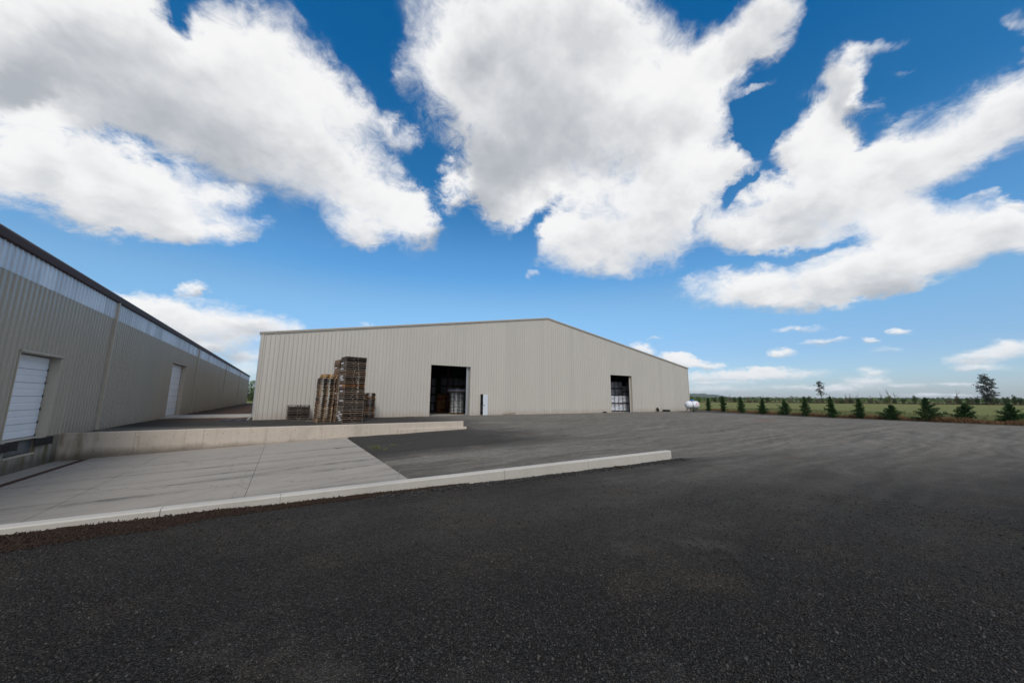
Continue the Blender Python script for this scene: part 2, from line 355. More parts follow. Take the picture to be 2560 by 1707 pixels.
    h = g.m('ADD', g.m('MULTIPLY', g.smooth(vA.outputs['Distance'], 0.75, 0.1), g.m('MULTIPLY_ADD', ca, 0.6, 0.4)), g.m('MULTIPLY', g.smooth(vB.outputs['Distance'], 0.7, 0.1), 0.4))
    h = g.m('MULTIPLY', h, g.m('MULTIPLY_ADD', dust, -0.75, 1.0))
    setb(g, b, c, 0.95, 0.0, 0.05, h, 0.022, 0.9)
    return m

def grass_mat(name, c1, c2, sc=0.6):
    m, g, b = mat(name)
    P = pos(g)
    n = g.noise(P, sc, 6.0, 0.65); n2 = g.noise(g.map(P, scale=(1, 1, 0)), 9.0, 5.0, 0.75)
    n3 = g.noise(P, 0.02, 3.0, 0.5)
    c = g.mix(g.smooth(g.m('ADD', g.m('MULTIPLY', n, 0.6), g.m('MULTIPLY', n3, 0.4)), 0.35, 0.65), c1, c2)
    c = g.v('SCALE', c, scale=g.m('MULTIPLY_ADD', n2, 1.0, 0.5))
    setb(g, b, c, 0.9, 0.0, 0.15, n2, 0.12)
    return m

def leaf_mat(name, c1, c2, rand=0.15):
    m, g, b = mat(name)
    P = pos(g)
    n = g.noise(P, 2.3, 3.0, 0.6); n2 = g.noise(P, 13.0, 2.0, 0.6)
    c = g.mix(g.smooth(g.m('MULTIPLY_ADD', n2, 0.5, g.m('MULTIPLY', n, 0.5)), 0.36, 0.64), c1, c2)
    c = g.v('SCALE', c, scale=g.m('MULTIPLY_ADD', orand(g), 2*rand, 1.0-rand))
    setb(g, b, c, 0.75, 0.0, 0.2)
    return m

def wood_mat(name, c1, c2, rand=0.3):
    m, g, b = mat(name)
    tc = g.new('ShaderNodeTexCoord').outputs['Object']
    r = orand(g)
    n = g.noise(g.v('ADD', g.map(tc, scale=(1.5, 14, 14)), g.comb(g.m('MULTIPLY', r, 37.0), 0.0, 0.0)), 1.0, 5.0, 0.6)
    mixf = g.m('ADD', g.m('MULTIPLY', n, 0.6), g.m('MULTIPLY', r, 0.5))
    c = g.mix(g.smooth(mixf, 0.25, 0.85), c1, c2)
    c = g.v('SCALE', c, scale=g.m('MULTIPLY_ADD', r, 2*rand, 1.0-rand))
    setb(g, b, c, 0.8, 0.0, 0.2, n, 0.003)
    return m

def bag_mat(name, col, prnt=None):
    m, g, b = mat(name)
    P = pos(g); r = orand(g)
    n = g.noise(P, 6.0, 6.0, 0.65); wr = g.noise(g.map(P, scale=(9, 9, 22)), 1.0, 6.0, 0.7, 0.8)
    f = g.m('MULTIPLY', g.m('MULTIPLY_ADD', n, 0.4, 0.75), g.m('MULTIPLY_ADD', r, 0.35, 0.8))
    c = g.v('SCALE', g.comb(*col), scale=f)
    if prnt:
        tc = g.new('ShaderNodeTexCoord').outputs['Object']; x, y, z = g.sep(tc)
        band = g.m('MULTIPLY', g.smooth(g.m('ABSOLUTE', g.m('ADD', x, 0.02)), 0.16, 0.13), g.smooth(g.noise(tc, 16.0, 3.0, 0.6), 0.47, 0.52))
        c = g.mix(band, c, prnt)
    setb(g, b, c, 0.38, 0.0, 0.5, wr, 0.02)
    return m

M = {}
M['siding'] = siding_mat('pale_siding', (0.445, 0.424, 0.395))
M['siding2'] = siding_mat('tan_siding', (0.36, 0.325, 0.272), 0.30, 0.35, 0.55)
M['trim'] = simple('pale_trim', (0.42, 0.39, 0.345), 0.5)
M['trim2'] = simple('tan_trim', (0.43, 0.385, 0.32), 0.5)
M['white'] = simple('white_paint', (0.74, 0.76, 0.78), 0.4, var=0.06)
M['door_white'] = simple('door_white', (0.70, 0.74, 0.80), 0.42, var=0.07, scale=1.5)
M['fascia'] = simple('brown_fascia', (0.060, 0.036, 0.036), 0.6, var=0.15, spec=0.15)
M['galv'] = simple('galvanised', (0.42, 0.43, 0.45), 0.38, 0.7, var=0.15)
M['roof'] = simple('roof_sheet', (0.45, 0.45, 0.44), 0.5)
M['dark_steel'] = simple('dark_steel', (0.05, 0.052, 0.055), 0.5, 0.3)
M['steel'] = simple('grey_steel', (0.15, 0.165, 0.18), 0.45, 0.4, var=0.25)
M['oxide'] = simple('oxide_red_steel', (0.09, 0.035, 0.03), 0.6)
M['rubber'] = simple('black_rubber', (0.010, 0.010, 0.011), 0.75, var=0.3, scale=8, bump=0.01)
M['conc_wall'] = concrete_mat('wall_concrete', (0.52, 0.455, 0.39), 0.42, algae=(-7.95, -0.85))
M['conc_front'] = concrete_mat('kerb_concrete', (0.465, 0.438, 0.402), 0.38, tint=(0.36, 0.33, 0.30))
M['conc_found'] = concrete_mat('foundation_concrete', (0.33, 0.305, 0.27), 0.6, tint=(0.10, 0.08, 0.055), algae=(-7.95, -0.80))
M['conc_slab'] = concrete_mat('ramp_concrete', (0.315, 0.287, 0.252), 0.3, tint=(0.33, 0.29, 0.25), tracks=True)
M['conc_pad'] = concrete_mat('pad_concrete', (0.40, 0.38, 0.35), 0.3)
M['floor'] = concrete_mat('floor_concrete', (0.33, 0.32, 0.30), 0.2)
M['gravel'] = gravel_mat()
M['mulch'] = simple('bark_mulch', (0.031, 0.020, 0.015), 0.95, var=0.5, scale=18.0, spec=0.1, bump=0.03, rand=0.0)
M['dirt'] = simple('bark_dirt', (0.075, 0.050, 0.038), 0.95, var=0.4, scale=4.0, spec=0.1, bump=0.03)
M['chip'] = simple('bark_chip', (0.040, 0.026, 0.020), 0.9, var=0.6, scale=40.0, spec=0.15)
m_, g_, b_ = mat('basalt_chip')
ri_ = g_.new('ShaderNodeNewGeometry').outputs['Random Per Island']
sc_ = g_.m('MULTIPLY_ADD', g_.m('POWER', ri_, 2.2), 0.050, 0.018)
sc_ = g_.m('MULTIPLY', sc_, g_.m('MULTIPLY_ADD', g_.noise(pos(g_), 90.0, 3.0), 0.8, 0.6))
tint_ = g_.mix(g_.m('FRACT', g_.m('MULTIPLY', ri_, 17.3)), (0.95, 0.99, 1.06), (1.10, 0.98, 0.86))
setb(g_, b_, g_.v('SCALE', tint_, scale=sc_), 0.9, 0.0, 0.15); M['stone'] = m_
M['field'] = grass_mat('field_grass', (0.122, 0.136, 0.036), (0.152, 0.152, 0.052), 0.35)
M['verge'] = grass_mat('verge_grass', (0.075, 0.085, 0.032), (0.12, 0.085, 0.045), 0.9)
M['dry'] = leaf_mat('dry_grass', (0.16, 0.075, 0.04), (0.22, 0.14, 0.07))
M['blade'] = leaf_mat('green_grass', (0.10, 0.12, 0.045), (0.15, 0.15, 0.07))
M['cypress'] = leaf_mat('cypress_leaf', (0.022, 0.055, 0.024), (0.055, 0.105, 0.030))
M['leaf_dark'] = leaf_mat('dark_leaf', (0.028, 0.042, 0.016), (0.062, 0.080, 0.03))
M['leaf_bright'] = leaf_mat('bright_leaf', (0.060, 0.10, 0.025), (0.11, 0.16, 0.045))
M['leaf_pale'] = leaf_mat('pale_leaf', (0.13, 0.16, 0.11), (0.19, 0.21, 0.15))
M['leaf_brown'] = leaf_mat('brown_twigs', (0.10, 0.08, 0.05), (0.15, 0.11, 0.07))
M['pine'] = leaf_mat('pine_needles', (0.014, 0.022, 0.013), (0.032, 0.042, 0.023))
M['bark'] = simple('bark', (0.085, 0.065, 0.052), 0.9, var=0.3, scale=6)
M['bare_bark'] = simple('grey_bark', (0.10, 0.082, 0.072), 0.9, var=0.3, scale=6)
M['wood_grey'] = wood_mat('grey_wood', (0.125, 0.105, 0.092), (0.215, 0.170, 0.135))
M['wood_old'] = wood_mat('old_wood', (0.07, 0.058, 0.052), (0.15, 0.118, 0.095))
M['wood_tan'] = wood_mat('tan_wood', (0.165, 0.116, 0.08), (0.25, 0.178, 0.118))
M['wood_new'] = wood_mat('new_wood', (0.42, 0.26, 0.11), (0.50, 0.32, 0.15))
M['wood_brown'] = wood_mat('brown_wood', (0.12, 0.080, 0.056), (0.20, 0.130, 0.088))
M['wood_orange'] = wood_mat('orange_wood', (0.30, 0.135, 0.06), (0.38, 0.19, 0.085))
M['wood_bright'] = wood_mat('bright_wood', (0.55, 0.24, 0.08), (0.65, 0.34, 0.14))
M['wood_red'] = wood_mat('red_wood', (0.50, 0.09, 0.04), (0.58, 0.13, 0.06))
M['paper'] = simple('pale_board_end', (0.62, 0.64, 0.68), 0.8, var=0.08)
M['bag'] = bag_mat('white_bag', (0.72, 0.75, 0.82))
M['bag_grey'] = bag_mat('grey_bag', (0.60, 0.63, 0.68))
M['bag_print'] = bag_mat('printed_bag', (0.62, 0.64, 0.68), (0.02, 0.10, 0.065))
M['wrap'] = bag_mat('lilac_wrap', (0.50, 0.50, 0.66))
M['tank'] = simple('tank_white', (0.62, 0.64, 0.69), 0.32, var=0.05)
M['blue'] = simple('blue_lid', (0.02, 0.14, 0.42), 0.4)
M['red'] = simple('red_mark', (0.55, 0.06, 0.08), 0.5)
M['tarp'] = simple('black_plastic', (0.012, 0.012, 0.014), 0.45)

# ------------------------------------------------------------------ mesh helpers
class MB:
    def __init__(self): self.v = []; self.f = []
    def quad(self, a, b, c, d):
        n = len(self.v); self.v += [a, b, c, d]; self.f.append((n, n+1, n+2, n+3)); return self
    def poly(self, pts):
        n = len(self.v); self.v += list(pts); self.f.append(tuple(range(n, n+len(pts)))); return self
    def box(self, lo, hi):
        x0, y0, z0 = lo; x1, y1, z1 = hi; n = len(self.v)
        self.v += [(x0,y0,z0),(x1,y0,z0),(x1,y1,z0),(x0,y1,z0),(x0,y0,z1),(x1,y0,z1),(x1,y1,z1),(x0,y1,z1)]
        self.f += [tuple(n+i for i in q) for q in ((3,2,1,0),(4,5,6,7),(0,1,5,4),(1,2,6,5),(2,3,7,6),(3,0,4,7))]
        return self
    def bbox(self, lo, hi, c=0.01):
        # box with chamfered vertical and top edges
        x0, y0, z0 = lo; x1, y1, z1 = hi; n = len(self.v)
        def ring(z, i): return [(x0+i+c*0,y0+i,z),(x1-i,y0+i,z),(x1-i,y1-i,z),(x0+i,y1-i,z)]
        for z, i in ((z0, 0), (z1-c, 0), (z1, c)): self.v += ring(z, i)
        self.f.append((n+3, n+2, n+1, n)); self.f.append((n+8, n+9, n+10, n+11))
        for k in range(2):
            for j in range(4):
                a = n+4*k+j; bq = n+4*k+(j+1) % 4
                self.f.append((a, bq, bq+4, a+4))
        return self
    def prism(self, pts, ax, l0, l1):
        # closed polygon (2D) extruded along axis ax ('x','y','z')
        n = len(self.v); k = len(pts)
        def mk(p, l): return {'x': (l, p[0], p[1]), 'y': (p[0], l, p[1]), 'z': (p[0], p[1], l)}[ax]
        self.v += [mk(p, l0) for p in pts] + [mk(p, l1) for p in pts]
        self.f.append(tuple(n+i for i in range(k))[::-1]); self.f.append(tuple(n+k+i for i in range(k)))
        for i in range(k):
            j = (i+1) % k; self.f.append((n+i, n+j, n+k+j, n+k+i))
        return self
    def tube(self, pts, r, seg=8, cap=True, r1=None):
        pts = [Vector(p) for p in pts]; n = len(self.v); m = len(pts)
        for i, p in enumerate(pts):
            t = (pts[min(i+1, m-1)]-pts[max(i-1, 0)]).normalized()
            a = t.cross(Vector((0, 0, 1)))
            if a.length < 1e-3: a = Vector((1, 0, 0))
            a.normalize(); b = t.cross(a)
            rr = r if r1 is None else r+(r1-r)*i/max(m-1, 1)
            for k in range(seg):
                w = 2*math.pi*k/seg
                self.v.append(tuple(p+(a*math.cos(w)+b*math.sin(w))*rr))
        for i in range(m-1):
            for k in range(seg):
                a0 = n+i*seg+k; b0 = n+i*seg+(k+1) % seg
                self.f.append((a0, b0, b0+seg, a0+seg))
        if cap:
            self.f.append(tuple(n+k for k in range(seg))[::-1]); self.f.append(tuple(n+(m-1)*seg+k for k in range(seg)))
        return self
    def lathe(self, prof, seg=24, ax='z', c=(0, 0, 0)):
        # prof: list of (radius, position along axis)
        n = len(self.v)
        for r, h in prof:
            for k in range(seg):
                w = 2*math.pi*k/seg; a, b = r*math.cos(w), r*math.sin(w)
                p = {'z': (a, b, h), 'x': (h, a, b), 'y': (a, h, b)}[ax]
                self.v.append((p[0]+c[0], p[1]+c[1], p[2]+c[2]))
        for i in range(len(prof)-1):
            for k in range(seg):
                a = n+i*seg+k; b = n+i*seg+(k+1) % seg
                self.f.append((a, b, b+seg, a+seg))
        return self
    def mesh(self, name, m, smooth=False):
        me = bpy.data.meshes.new(name); me.from_pydata([tuple(v) for v in self.v], [], self.f); me.update()
        if m is not None: me.materials.append(m)
        if smooth: me.polygons.foreach_set('use_smooth', [True]*len(me.polygons))
        return me

def link(name, me, parent=None, loc=None, rot=None, scale=None, label=None):
    o = bpy.data.objects.new(name, me); COL.objects.link(o)
    if parent is not None: o.parent = parent
    if loc is not None: o.location = loc
    if rot is not None: o.rotation_euler = rot
    if scale is not None: o.scale = scale
    if label: o['label'] = label
    return o
def obj(name, mb, m, parent=None, smooth=False, **kw):
    return link(name, mb.mesh(name, m, smooth), parent, **kw)
def tag(o, label, cat, group=None):
    o['label'] = label; o['category'] = cat
    if group: o['group'] = group
    return o
def thing(name, label, cat, loc=(0, 0, 0), rz=0.0, group=None):
    o = bpy.data.objects.new(name, None); COL.objects.link(o)
    o.empty_display_size = 0.2
    o.location = loc; o.rotation_euler = (0, 0, rz)
    return tag(o, label, cat, group)
def struct(o): o['kind'] = 'structure'; return o
def stuff(o): o['kind'] = 'stuff'; return o
def np_mesh(name, V, Fc, m, smooth=False):
    me = bpy.data.meshes.new(name)
    V = np.asarray(V, np.float32); Fc = np.asarray(Fc, np.int32); k = Fc.shape[1]
    me.vertices.add(len(V)); me.vertices.foreach_set('co', V.ravel())
    me.loops.add(Fc.size); me.loops.foreach_set('vertex_index', Fc.ravel())
    me.polygons.add(len(Fc)); me.polygons.foreach_set('loop_start', np.arange(0, Fc.size, k, dtype=np.int32))
    me.update(calc_edges=True)
    if m is not None: me.materials.append(m)
    if smooth: me.polygons.foreach_set('use_smooth', np.ones(len(Fc), bool))
    return me
def sstep(a, b, x):
    t = np.clip((x-a)/(b-a), 0, 1); return t*t*(3-2*t)
def vnoise(x, y, seed=0):
    # small value-noise helper for terrain, 0..1
    xi = np.floor(x).astype(int); yi = np.floor(y).astype(int); fx = x-xi; fy = y-yi
    fx = fx*fx*(3-2*fx); fy = fy*fy*(3-2*fy)
    def h(a, b):
        q = np.sin(a*127.1+b*311.7+seed*74.7)*43758.5453; return q-np.floor(q)
    return (h(xi, yi)*(1-fx)+h(xi+1, yi)*fx)*(1-fy)+(h(xi, yi+1)*(1-fx)+h(xi+1, yi+1)*fx)*fy

# ------------------------------------------------------------------ layout
XL = -7.943        # outer face of the low building's long wall
YW = 33.603        # front of the gabled warehouse
WL, WR = -1.77, 53.84
YB, YF = 23.40, 7.23           # faces of the two dock walls towards the camera
ZT = 0.155                     # top of both walls
WEND = 10.7

def well_z(x):
    return np.interp(x, [XL, 3.3, 7.5, 11.0, 16.0, 22.0, 32.0], [-0.985, -0.575, -0.47, -0.375, -0.27, -0.17, -0.03])
def ground_z(x, y):
    x = np.asarray(x, float); y = np.asarray(y, float)
    past = np.maximum(x-WEND, 0.0)
    wb = 0.10+past*0.55; wf = 0.10+past*0.35
    inb = 1-sstep(-wb, wb, y-(YB+0.10+past*0.25)); inf = sstep(-wf, wf, y-(YF+0.11))
    w = inb*inf
    front = np.interp(x, [-6, -2.77, -1.3, 0.1, 2.8, 5.9, 10.4, 16], [0.05, 0.04, 0.03, 0.0, -0.035, -0.075, -0.105, -0.03])
    fr = front*np.exp(-np.maximum(YF-y, 0)*0.55)*(y < YF+0.3)
    rip = (vnoise(x*0.35, y*0.35, 1)-0.5)*0.05+(vnoise(x*1.4, y*1.4, 2)-0.5)*0.018
    rip = rip*np.clip((YW-1.5-y)/3, 0.0, 1)*np.clip((x-XL-0.3), 0, 1)
    inslab = (w > 0.5) & (x < 3.4)
    z = (1-w)*fr+w*well_z(x)+np.where(inslab, -0.06, rip)
    return z

# ------------------------------------------------------------------ ground
def axis_lines(segs):
    out = []
    for a, b, st in segs:
        n = max(1, int(round((b-a)/st))); out += list(np.linspace(a, b, n, endpoint=False))
    out.append(segs[-1][1]); return np.array(out)
def edge_x(y):   # far kerb line of the yard
    return np.interp(y, [-60, -10, 0, 3, 8.5, 14.3, 22.5, 29.0, 33.0, 40.0], [41.5, 44.6, 46.2, 46.9, 48.0, 49.6, 52.0, 55.5, 58.5, 60])
ys = axis_lines([(-60, -8, 4.0), (-8, YF-0.2, 0.22), (YF-0.2, YF+0.3, 0.05), (YF+0.3, YB-0.1, 0.3), (YB-0.1, YB+0.35, 0.05), (YB+0.35, 33.9, 0.35)])
xs = axis_lines([(XL-0.05, 3.2, 0.22), (3.2, 3.4, 0.05), (3.4, 14, 0.22), (14, 44, 0.5)])
tail = np.linspace(0, 1, 14)[1:]
gx = []
for y in ys: gx.append(np.concatenate([xs, 44+(edge_x(y)-44)*tail]))
gx = np.array(gx); gy = np.repeat(ys[:, None], gx.shape[1], 1)
gz = ground_z(gx, gy)
ny, nx = gx.shape
idx = np.arange(ny*nx).reshape(ny, nx)
F4 = np.stack([idx[:-1, :-1], idx[:-1, 1:], idx[1:, 1:], idx[1:, :-1]], -1).reshape(-1, 4)
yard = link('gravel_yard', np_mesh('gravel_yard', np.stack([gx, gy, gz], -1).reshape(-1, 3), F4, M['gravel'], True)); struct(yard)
# yard behind and left of the camera, in front of the low building
mb = MB().quad((-60, -60, -0.02), (XL-0.04, -60, -0.02), (XL-0.04, -24.2, -0.02), (-60, -24.2, -0.02))
struct(obj('gravel_apron', mb, M['gravel']))

mb = MB()   # field sheet with a hole under the yard's hollow
X4 = [-9000, XL-0.1, 43.5, 9000]; Y4 = [-9000, -20.0, 33.3, 9000]
for i in range(3):
    for j in range(3):
        if i == 1 and j == 1: continue
        mb.quad((X4[i], Y4[j], -0.06), (X4[i+1], Y4[j], -0.06), (X4[i+1], Y4[j+1], -0.06), (X4[i], Y4[j+1], -0.06))
struct(obj('field', mb, M['field']))
mb = MB().quad((-12, -22, -1.6), (45, -22, -1.6), (45, 35, -1.6), (-12, 35, -1.6))
struct(obj('subsoil', mb, M['dirt']))
# verge between yard and field
vy = np.linspace(-60, 40, 60)
V = []; 
for y in vy:
    e = float(edge_x(y)); V += [(e-0.25, y, -0.035), (e+0.6, y, 0.03), (e+3.0, y, 0.02), (e+5.0, y, -0.052)]
Fq = [(4*i+k, 4*i+k+1, 4*i+k+5, 4*i+k+4) for i in range(len(vy)-1) for k in range(3)]
struct(link('grass_verge', np_mesh('grass_verge', V, Fq, M['verge'])))
# bare bark-covered lane between the buildings, grass beyond
lx = np.linspace(XL-0.05, WL+0.4, 14); ly = np.linspace(33.2, 118, 90)
LX, LY = np.meshgrid(lx, ly); LZ = (vnoise(LX*0.9, LY*0.9, 4)-0.4)*0.10+(vnoise(LX*3, LY*3, 5)-0.5)*0.05
LZ[LY < 38.9] = -0.03
i2 = np.arange(LX.size).reshape(LX.shape)
struct(link('bark_lane', np_mesh('bark_lane', np.stack([LX, LY, LZ], -1).reshape(-1, 3), np.stack([i2[:-1, :-1], i2[:-1, 1:], i2[1:, 1:], i2[1:, :-1]], -1).reshape(-1, 4), M['dirt'], True)))

# ------------------------------------------------------------------ concrete: ramp, walls, pad, drain
slab = thing('ramp_slab', 'long pale concrete ramp slab sloping down to the loading dock', 'concrete ramp', (-2, 15, -0.8))
slab['kind'] = 'structure'; del slab['category']
def sub(o): return tuple(-c for c in o.location)
ysl0, ysl1 = YF+0.205, YB-0.004
cuts = [-6.86, -4.40, -0.62, 3.25]
for i in range(3):
    a, b = cuts[i]+0.006, cuts[i+1]-0.006
    mb = MB(); n = 10
    pa = [(a+(b-a)*k/n, float(well_z(a+(b-a)*k/n))) for k in range(n+1)]
    for k in range(n):
        (x0, z0), (x1, z1) = pa[k], pa[k+1]
        mb.quad((x0, ysl0, z0), (x1, ysl0, z1), (x1, ysl1, z1), (x0, ysl1, z0))
    for (x, z) in (pa[0], pa[-1]): mb.quad((x, ysl0, z), (x, ysl1, z), (x, ysl1, z-0.2), (x, ysl0, z-0.2))
    obj('slab_bay', mb, M['conc_slab'], slab, loc=sub(slab))
mb = MB()
for c_ in cuts[1:3]: mb.box((c_-0.03, ysl0, -1.2), (c_+0.03, ysl1, float(well_z(c_))-0.010))
obj('joint_filler', mb, M['tarp'], slab, loc=sub(slab))
strip = MB().box((XL-0.1, ysl0, -1.3), (-7.17, ysl1, -0.985))
obj('gutter_strip', strip, M['conc_slab'], slab, loc=sub(slab))

drain = thing('trench_drain', 'rusty brown trench drain grate across the foot of the concrete ramp', 'drain', (-7.0, 15, -0.98))
zd = -0.975
mb = MB().box((-7.166, ysl0, zd-0.15), (-7.13, ysl1, zd)).box((-6.90, ysl0, zd-0.15), (-6.864, ysl1, zd))
rust = simple('rusty_iron', (0.075, 0.036, 0.025), 0.85, 0.0, var=0.45, scale=9)
obj('frame', mb, rust, drain, loc=sub(drain))
mb = MB(); y = ysl0+0.02
while y < ysl1-0.03:
    mb.box((-7.129, y, zd-0.05), (-6.901, y+0.028, zd-0.006)); y += 0.05
stuff(obj('grate_bars', mb, rust, drain, loc=sub(drain)))
obj('channel', MB().box((-7.129, ysl0, zd-0.3), (-6.901, ysl1, zd-0.2)), M['tarp'], drain, loc=sub(drain))

def dock_wall(name, label, y0, th, x0, x1, joints, m, zbase, foot=None, holes=None):
    w = thing(name, label, 'concrete wall', ((x0+x1)/2, y0, zbase))
    js = [x0]+joints+[x1]
    for i in range(len(js)-1):
        a, b = js[i]+0.004, js[i+1]-0.004
        mb = MB(); c = 0.02
        prof = [(y0, zbase), (y0+th, zbase), (y0+th, ZT-c), (y0+th-c, ZT), (y0+c, ZT), (y0, ZT-c)]
        # cast in lifts: tiny waviness along the length
        k = max(2, int((b-a)/0.5)); base = len(mb.v)
        for q in range(k+1):
            x = a+(b-a)*q/k; wv = 0.004*math.sin(x*3.1+y0)
            mb.v += [(x, p[0]+wv, p[1]) for p in prof]
        for q in range(k):
            for s_ in range(6):
                t_ = (s_+1) % 6; u = base+q*6
                mb.f.append((u+s_, u+6+s_, u+6+t_, u+t_))
        mb.f.append(tuple(base+s_ for s_ in range(6))); mb.f.append(tuple(base+k*6+s_ for s_ in range(6))[::-1])
        obj('wall_section', mb, m, w, loc=sub(w))
    if holes:
        mb = MB()
        for x, z in holes: mb.prism([(x+0.016*math.cos(t*math.pi/4), z+0.016*math.sin(t*math.pi/4)) for t in range(8)], 'y', y0-0.005, y0+0.01)
        stuff(obj('tie_holes', mb, M['tarp'], w, loc=sub(w)))
    if foot: obj('footing', MB().bbox(*foot, 0.015), m, w, loc=sub(w))
    return w
hol = []
x = XL+0.55
while x < 5.0:
    zb = float(well_z(x)); h_ = ZT-zb
    hol.append((x, zb+h_*0.74)); hol.append((x-0.06, zb+h_*0.26) if h_ > 0.7 else (x, zb+h_*0.42)); x += 0.62
wb = dock_wall('retaining_wall', 'stained concrete retaining wall on the pallet side of the ramp, algae at its dock end', YB, 0.20, XL+0.002, WEND,
          [-5.61, -3.19, -0.62, 1.98, 4.6, 7.4], M['conc_wall'], -1.3, ((6.2, YB-0.09, -1.0), (WEND+0.20, YB+0.30, -0.225)), hol)
wf_ = dock_wall('kerb_wall', 'low pale concrete wall along the near side of the ramp with mulch at its foot', YF, 0.205, XL+0.002, 10.44,
          [-4.6, -1.35, 0.09, 4.35, 6.9], M['conc_front'], -1.3)

pad = thing('door_pad', 'narrow pale concrete pad between the far white dock door and the warehouse corner', 'concrete pad', (-5, 36.5, 0))
pad['kind'] = 'structure'; del pad['category']
for a, b in ((XL+0.003, -4.9), (-4.888, WL-0.12)):
    obj('pad_bay', MB().bbox((a, 38.3, -0.2), (b, 43.4, 0.085), 0.015), M['conc_pad'], pad, loc=sub(pad))

# ------------------------------------------------------------------ siding sheets
RIB = [(0.0, 0.0), (0.118, 0.0), (0.140, 0.040), (0.176, 0.040), (0.198, 0.0)]
def sheet(name, a, b, zlo, ztop, place, m, parent, openings=(), loc=None):
    # one ribbed sheet covering a..b along the wall; ztop is a function; openings: (a0,a1,z0,z1)
    prof = []
    pitch = 0.3048; k = 0
    while k*pitch < (b-a)-1e-6:
        for t, dpt in RIB:
            s = a+k*pitch+t
            if s < b-1e-4: prof.append((s, dpt))
        k += 1
    prof.append((b, 0.0))
    extra = sorted({e for o in openings for e in (o[0], o[1]) if a+1e-4 < e < b-1e-4})
    for e in extra:
        if min(abs(e-s) for s, _ in prof) > 1e-4:
            d = np.interp(e, [s for s, _ in prof], [q for _, q in prof]); prof.append((e, float(d)))
    prof.sort()
    mb = MB()
    for (s0, d0), (s1, d1) in zip(prof[:-1], prof[1:]):
        mid = (s0+s1)/2; spans = []; lo0 = zlo
        for o in sorted([o for o in openings if o[0] <= mid <= o[1]], key=lambda o: o[2]):
            if o[2] > lo0+0.1: spans.append((lo0, o[2]))
            lo0 = o[3]
        spans.append((lo0, None))
        for z0, z1 in spans:
            t0, t1 = (ztop(s0), ztop(s1)) if z1 is None else (z1, z1)
            if t0 <= z0: continue
            mb.quad(place(s0, d0, z0), place(s1, d1, z0), place(s1, d1, t1), place(s0, d0, t0))
    return obj(name, mb, m, parent, loc=loc)

# ------------------------------------------------------------------ low building on the left
LB = thing('dock_building', 'long low tan metal building with pale clerestory band, running away on the left', 'warehouse', (-20, 60, 0))
LO = sub(LB)
ZE, ZB2 = 6.59, 5.78
LY0, LY1 = -24.0, 112.75
D1 = (19.63, 22.36, 0.14, 3.25); D2 = (39.40, 44.02, 0.085, 4.45)
D0 = (9.6, 12.33, 0.14, 3.25)
placeL = lambda s, d, z: (XL+d, s, z)
W_ = 0.9144; y = LY0; k = 0
while y < LY1-0.05:
    y1 = min(y+W_, LY1)
    bot = 0.13 if y < 23.5 else 0.03
    ops = [o for o in (D0, D1, D2) if o[0] < y1 and o[1] > y]
    sheet('siding_panel', y, y1, bot, lambda s: ZB2+0.02, placeL, M['siding2'], LB, ops, LO)
    y = y1
# translucent band
m_, g_, b_ = mat('translucent_sheet')
P_ = pos(g_); nz = g_.noise(g_.map(P_, scale=(1, 1.4, 0.5)), 1.0, 5.0, 0.6)
cc = g_.v('SCALE', g_.comb(0.60, 0.66, 0.75), scale=g_.m('MULTIPLY', g_.m('MULTIPLY_ADD', nz, 0.5, 0.68), g_.m('MULTIPLY_ADD', orand(g_), 0.34, 0.8)))
setb(g_, b_, cc, 0.28, 0.0, 0.6, nz, 0.004); M['clear'] = m_
y = LY0
while y < LY1-0.05:
    y1 = min(y+W_, LY1)
    sheet('clerestory_panel', y, y1, ZB2-0.06, lambda s: ZE+0.06, lambda s, d, z: (XL+0.012+d*0.9, s, z), M['clear'], LB, (), LO)
    y = y1
# eaves: fascia board, gutter lip, soffit
mb = MB().prism([(XL-0.4, ZE), (XL+0.10, ZE), (XL+0.12, ZE+0.03), (XL+0.14, ZE+0.25), (XL+0.11, ZE+0.31), (XL-0.4, ZE+0.34)], 'y', LY0-0.2, LY1+0.25)
obj('eave_gutter', mb, M['fascia'], LB, loc=LO)
RX0 = XL-26.0
mb = MB().prism([(XL+0.10, ZE+0.325), (XL+0.10, ZE+0.345), (XL-13, ZE+1.9), (RX0-0.3, ZE+0.345), (RX0-0.3, ZE+0.325), (XL-13, ZE+1.86)], 'y', LY0-0.2, LY1+0.25)
obj('roof', mb, M['roof'], LB, loc=LO)
for yy in (LY0, LY1):
    mb = MB().poly([(XL-0.004, yy, -0.1), (RX0, yy, -0.1), (RX0, yy, ZE+0.3), (XL-13, yy, ZE+1.84), (XL-0.004, yy, ZE+0.3)])
    obj('end_wall', mb, M['siding2'], LB, loc=LO)
obj('rear_wall', MB().box((RX0-0.1, LY0+0.01, -0.1), (RX0, LY1-0.01, ZE+0.33)), M['siding2'], LB, loc=LO)
obj('corner_trim', MB().box((XL-0.09, LY1-0.10, 0.02), (XL+0.045, LY1+0.03, ZE-0.002)), M['fascia'], LB, loc=LO)
# foundation wall, cut for the leveller pit
mb = MB()
for y0, y1, z0, z1 in ((LY0, 7.25, -0.2, 0.128), (7.44, 9.85, -1.3, 0.128), (9.85, 12.1, -1.3, -0.46), (12.1, 19.88, -1.3, 0.128), (19.88, 21.70, -1.3, -0.46), (21.70, 23.39, -1.3, 0.128), (23.61, LY1, -0.3, 0.028)):
    mb.box((XL-0.3, y0, z0), (XL-0.004 if y0 > 23.5 or y0 < 0 else XL+0.02, y1, z1))
obj('foundation', mb, M['conc_found'], LB, loc=LO)
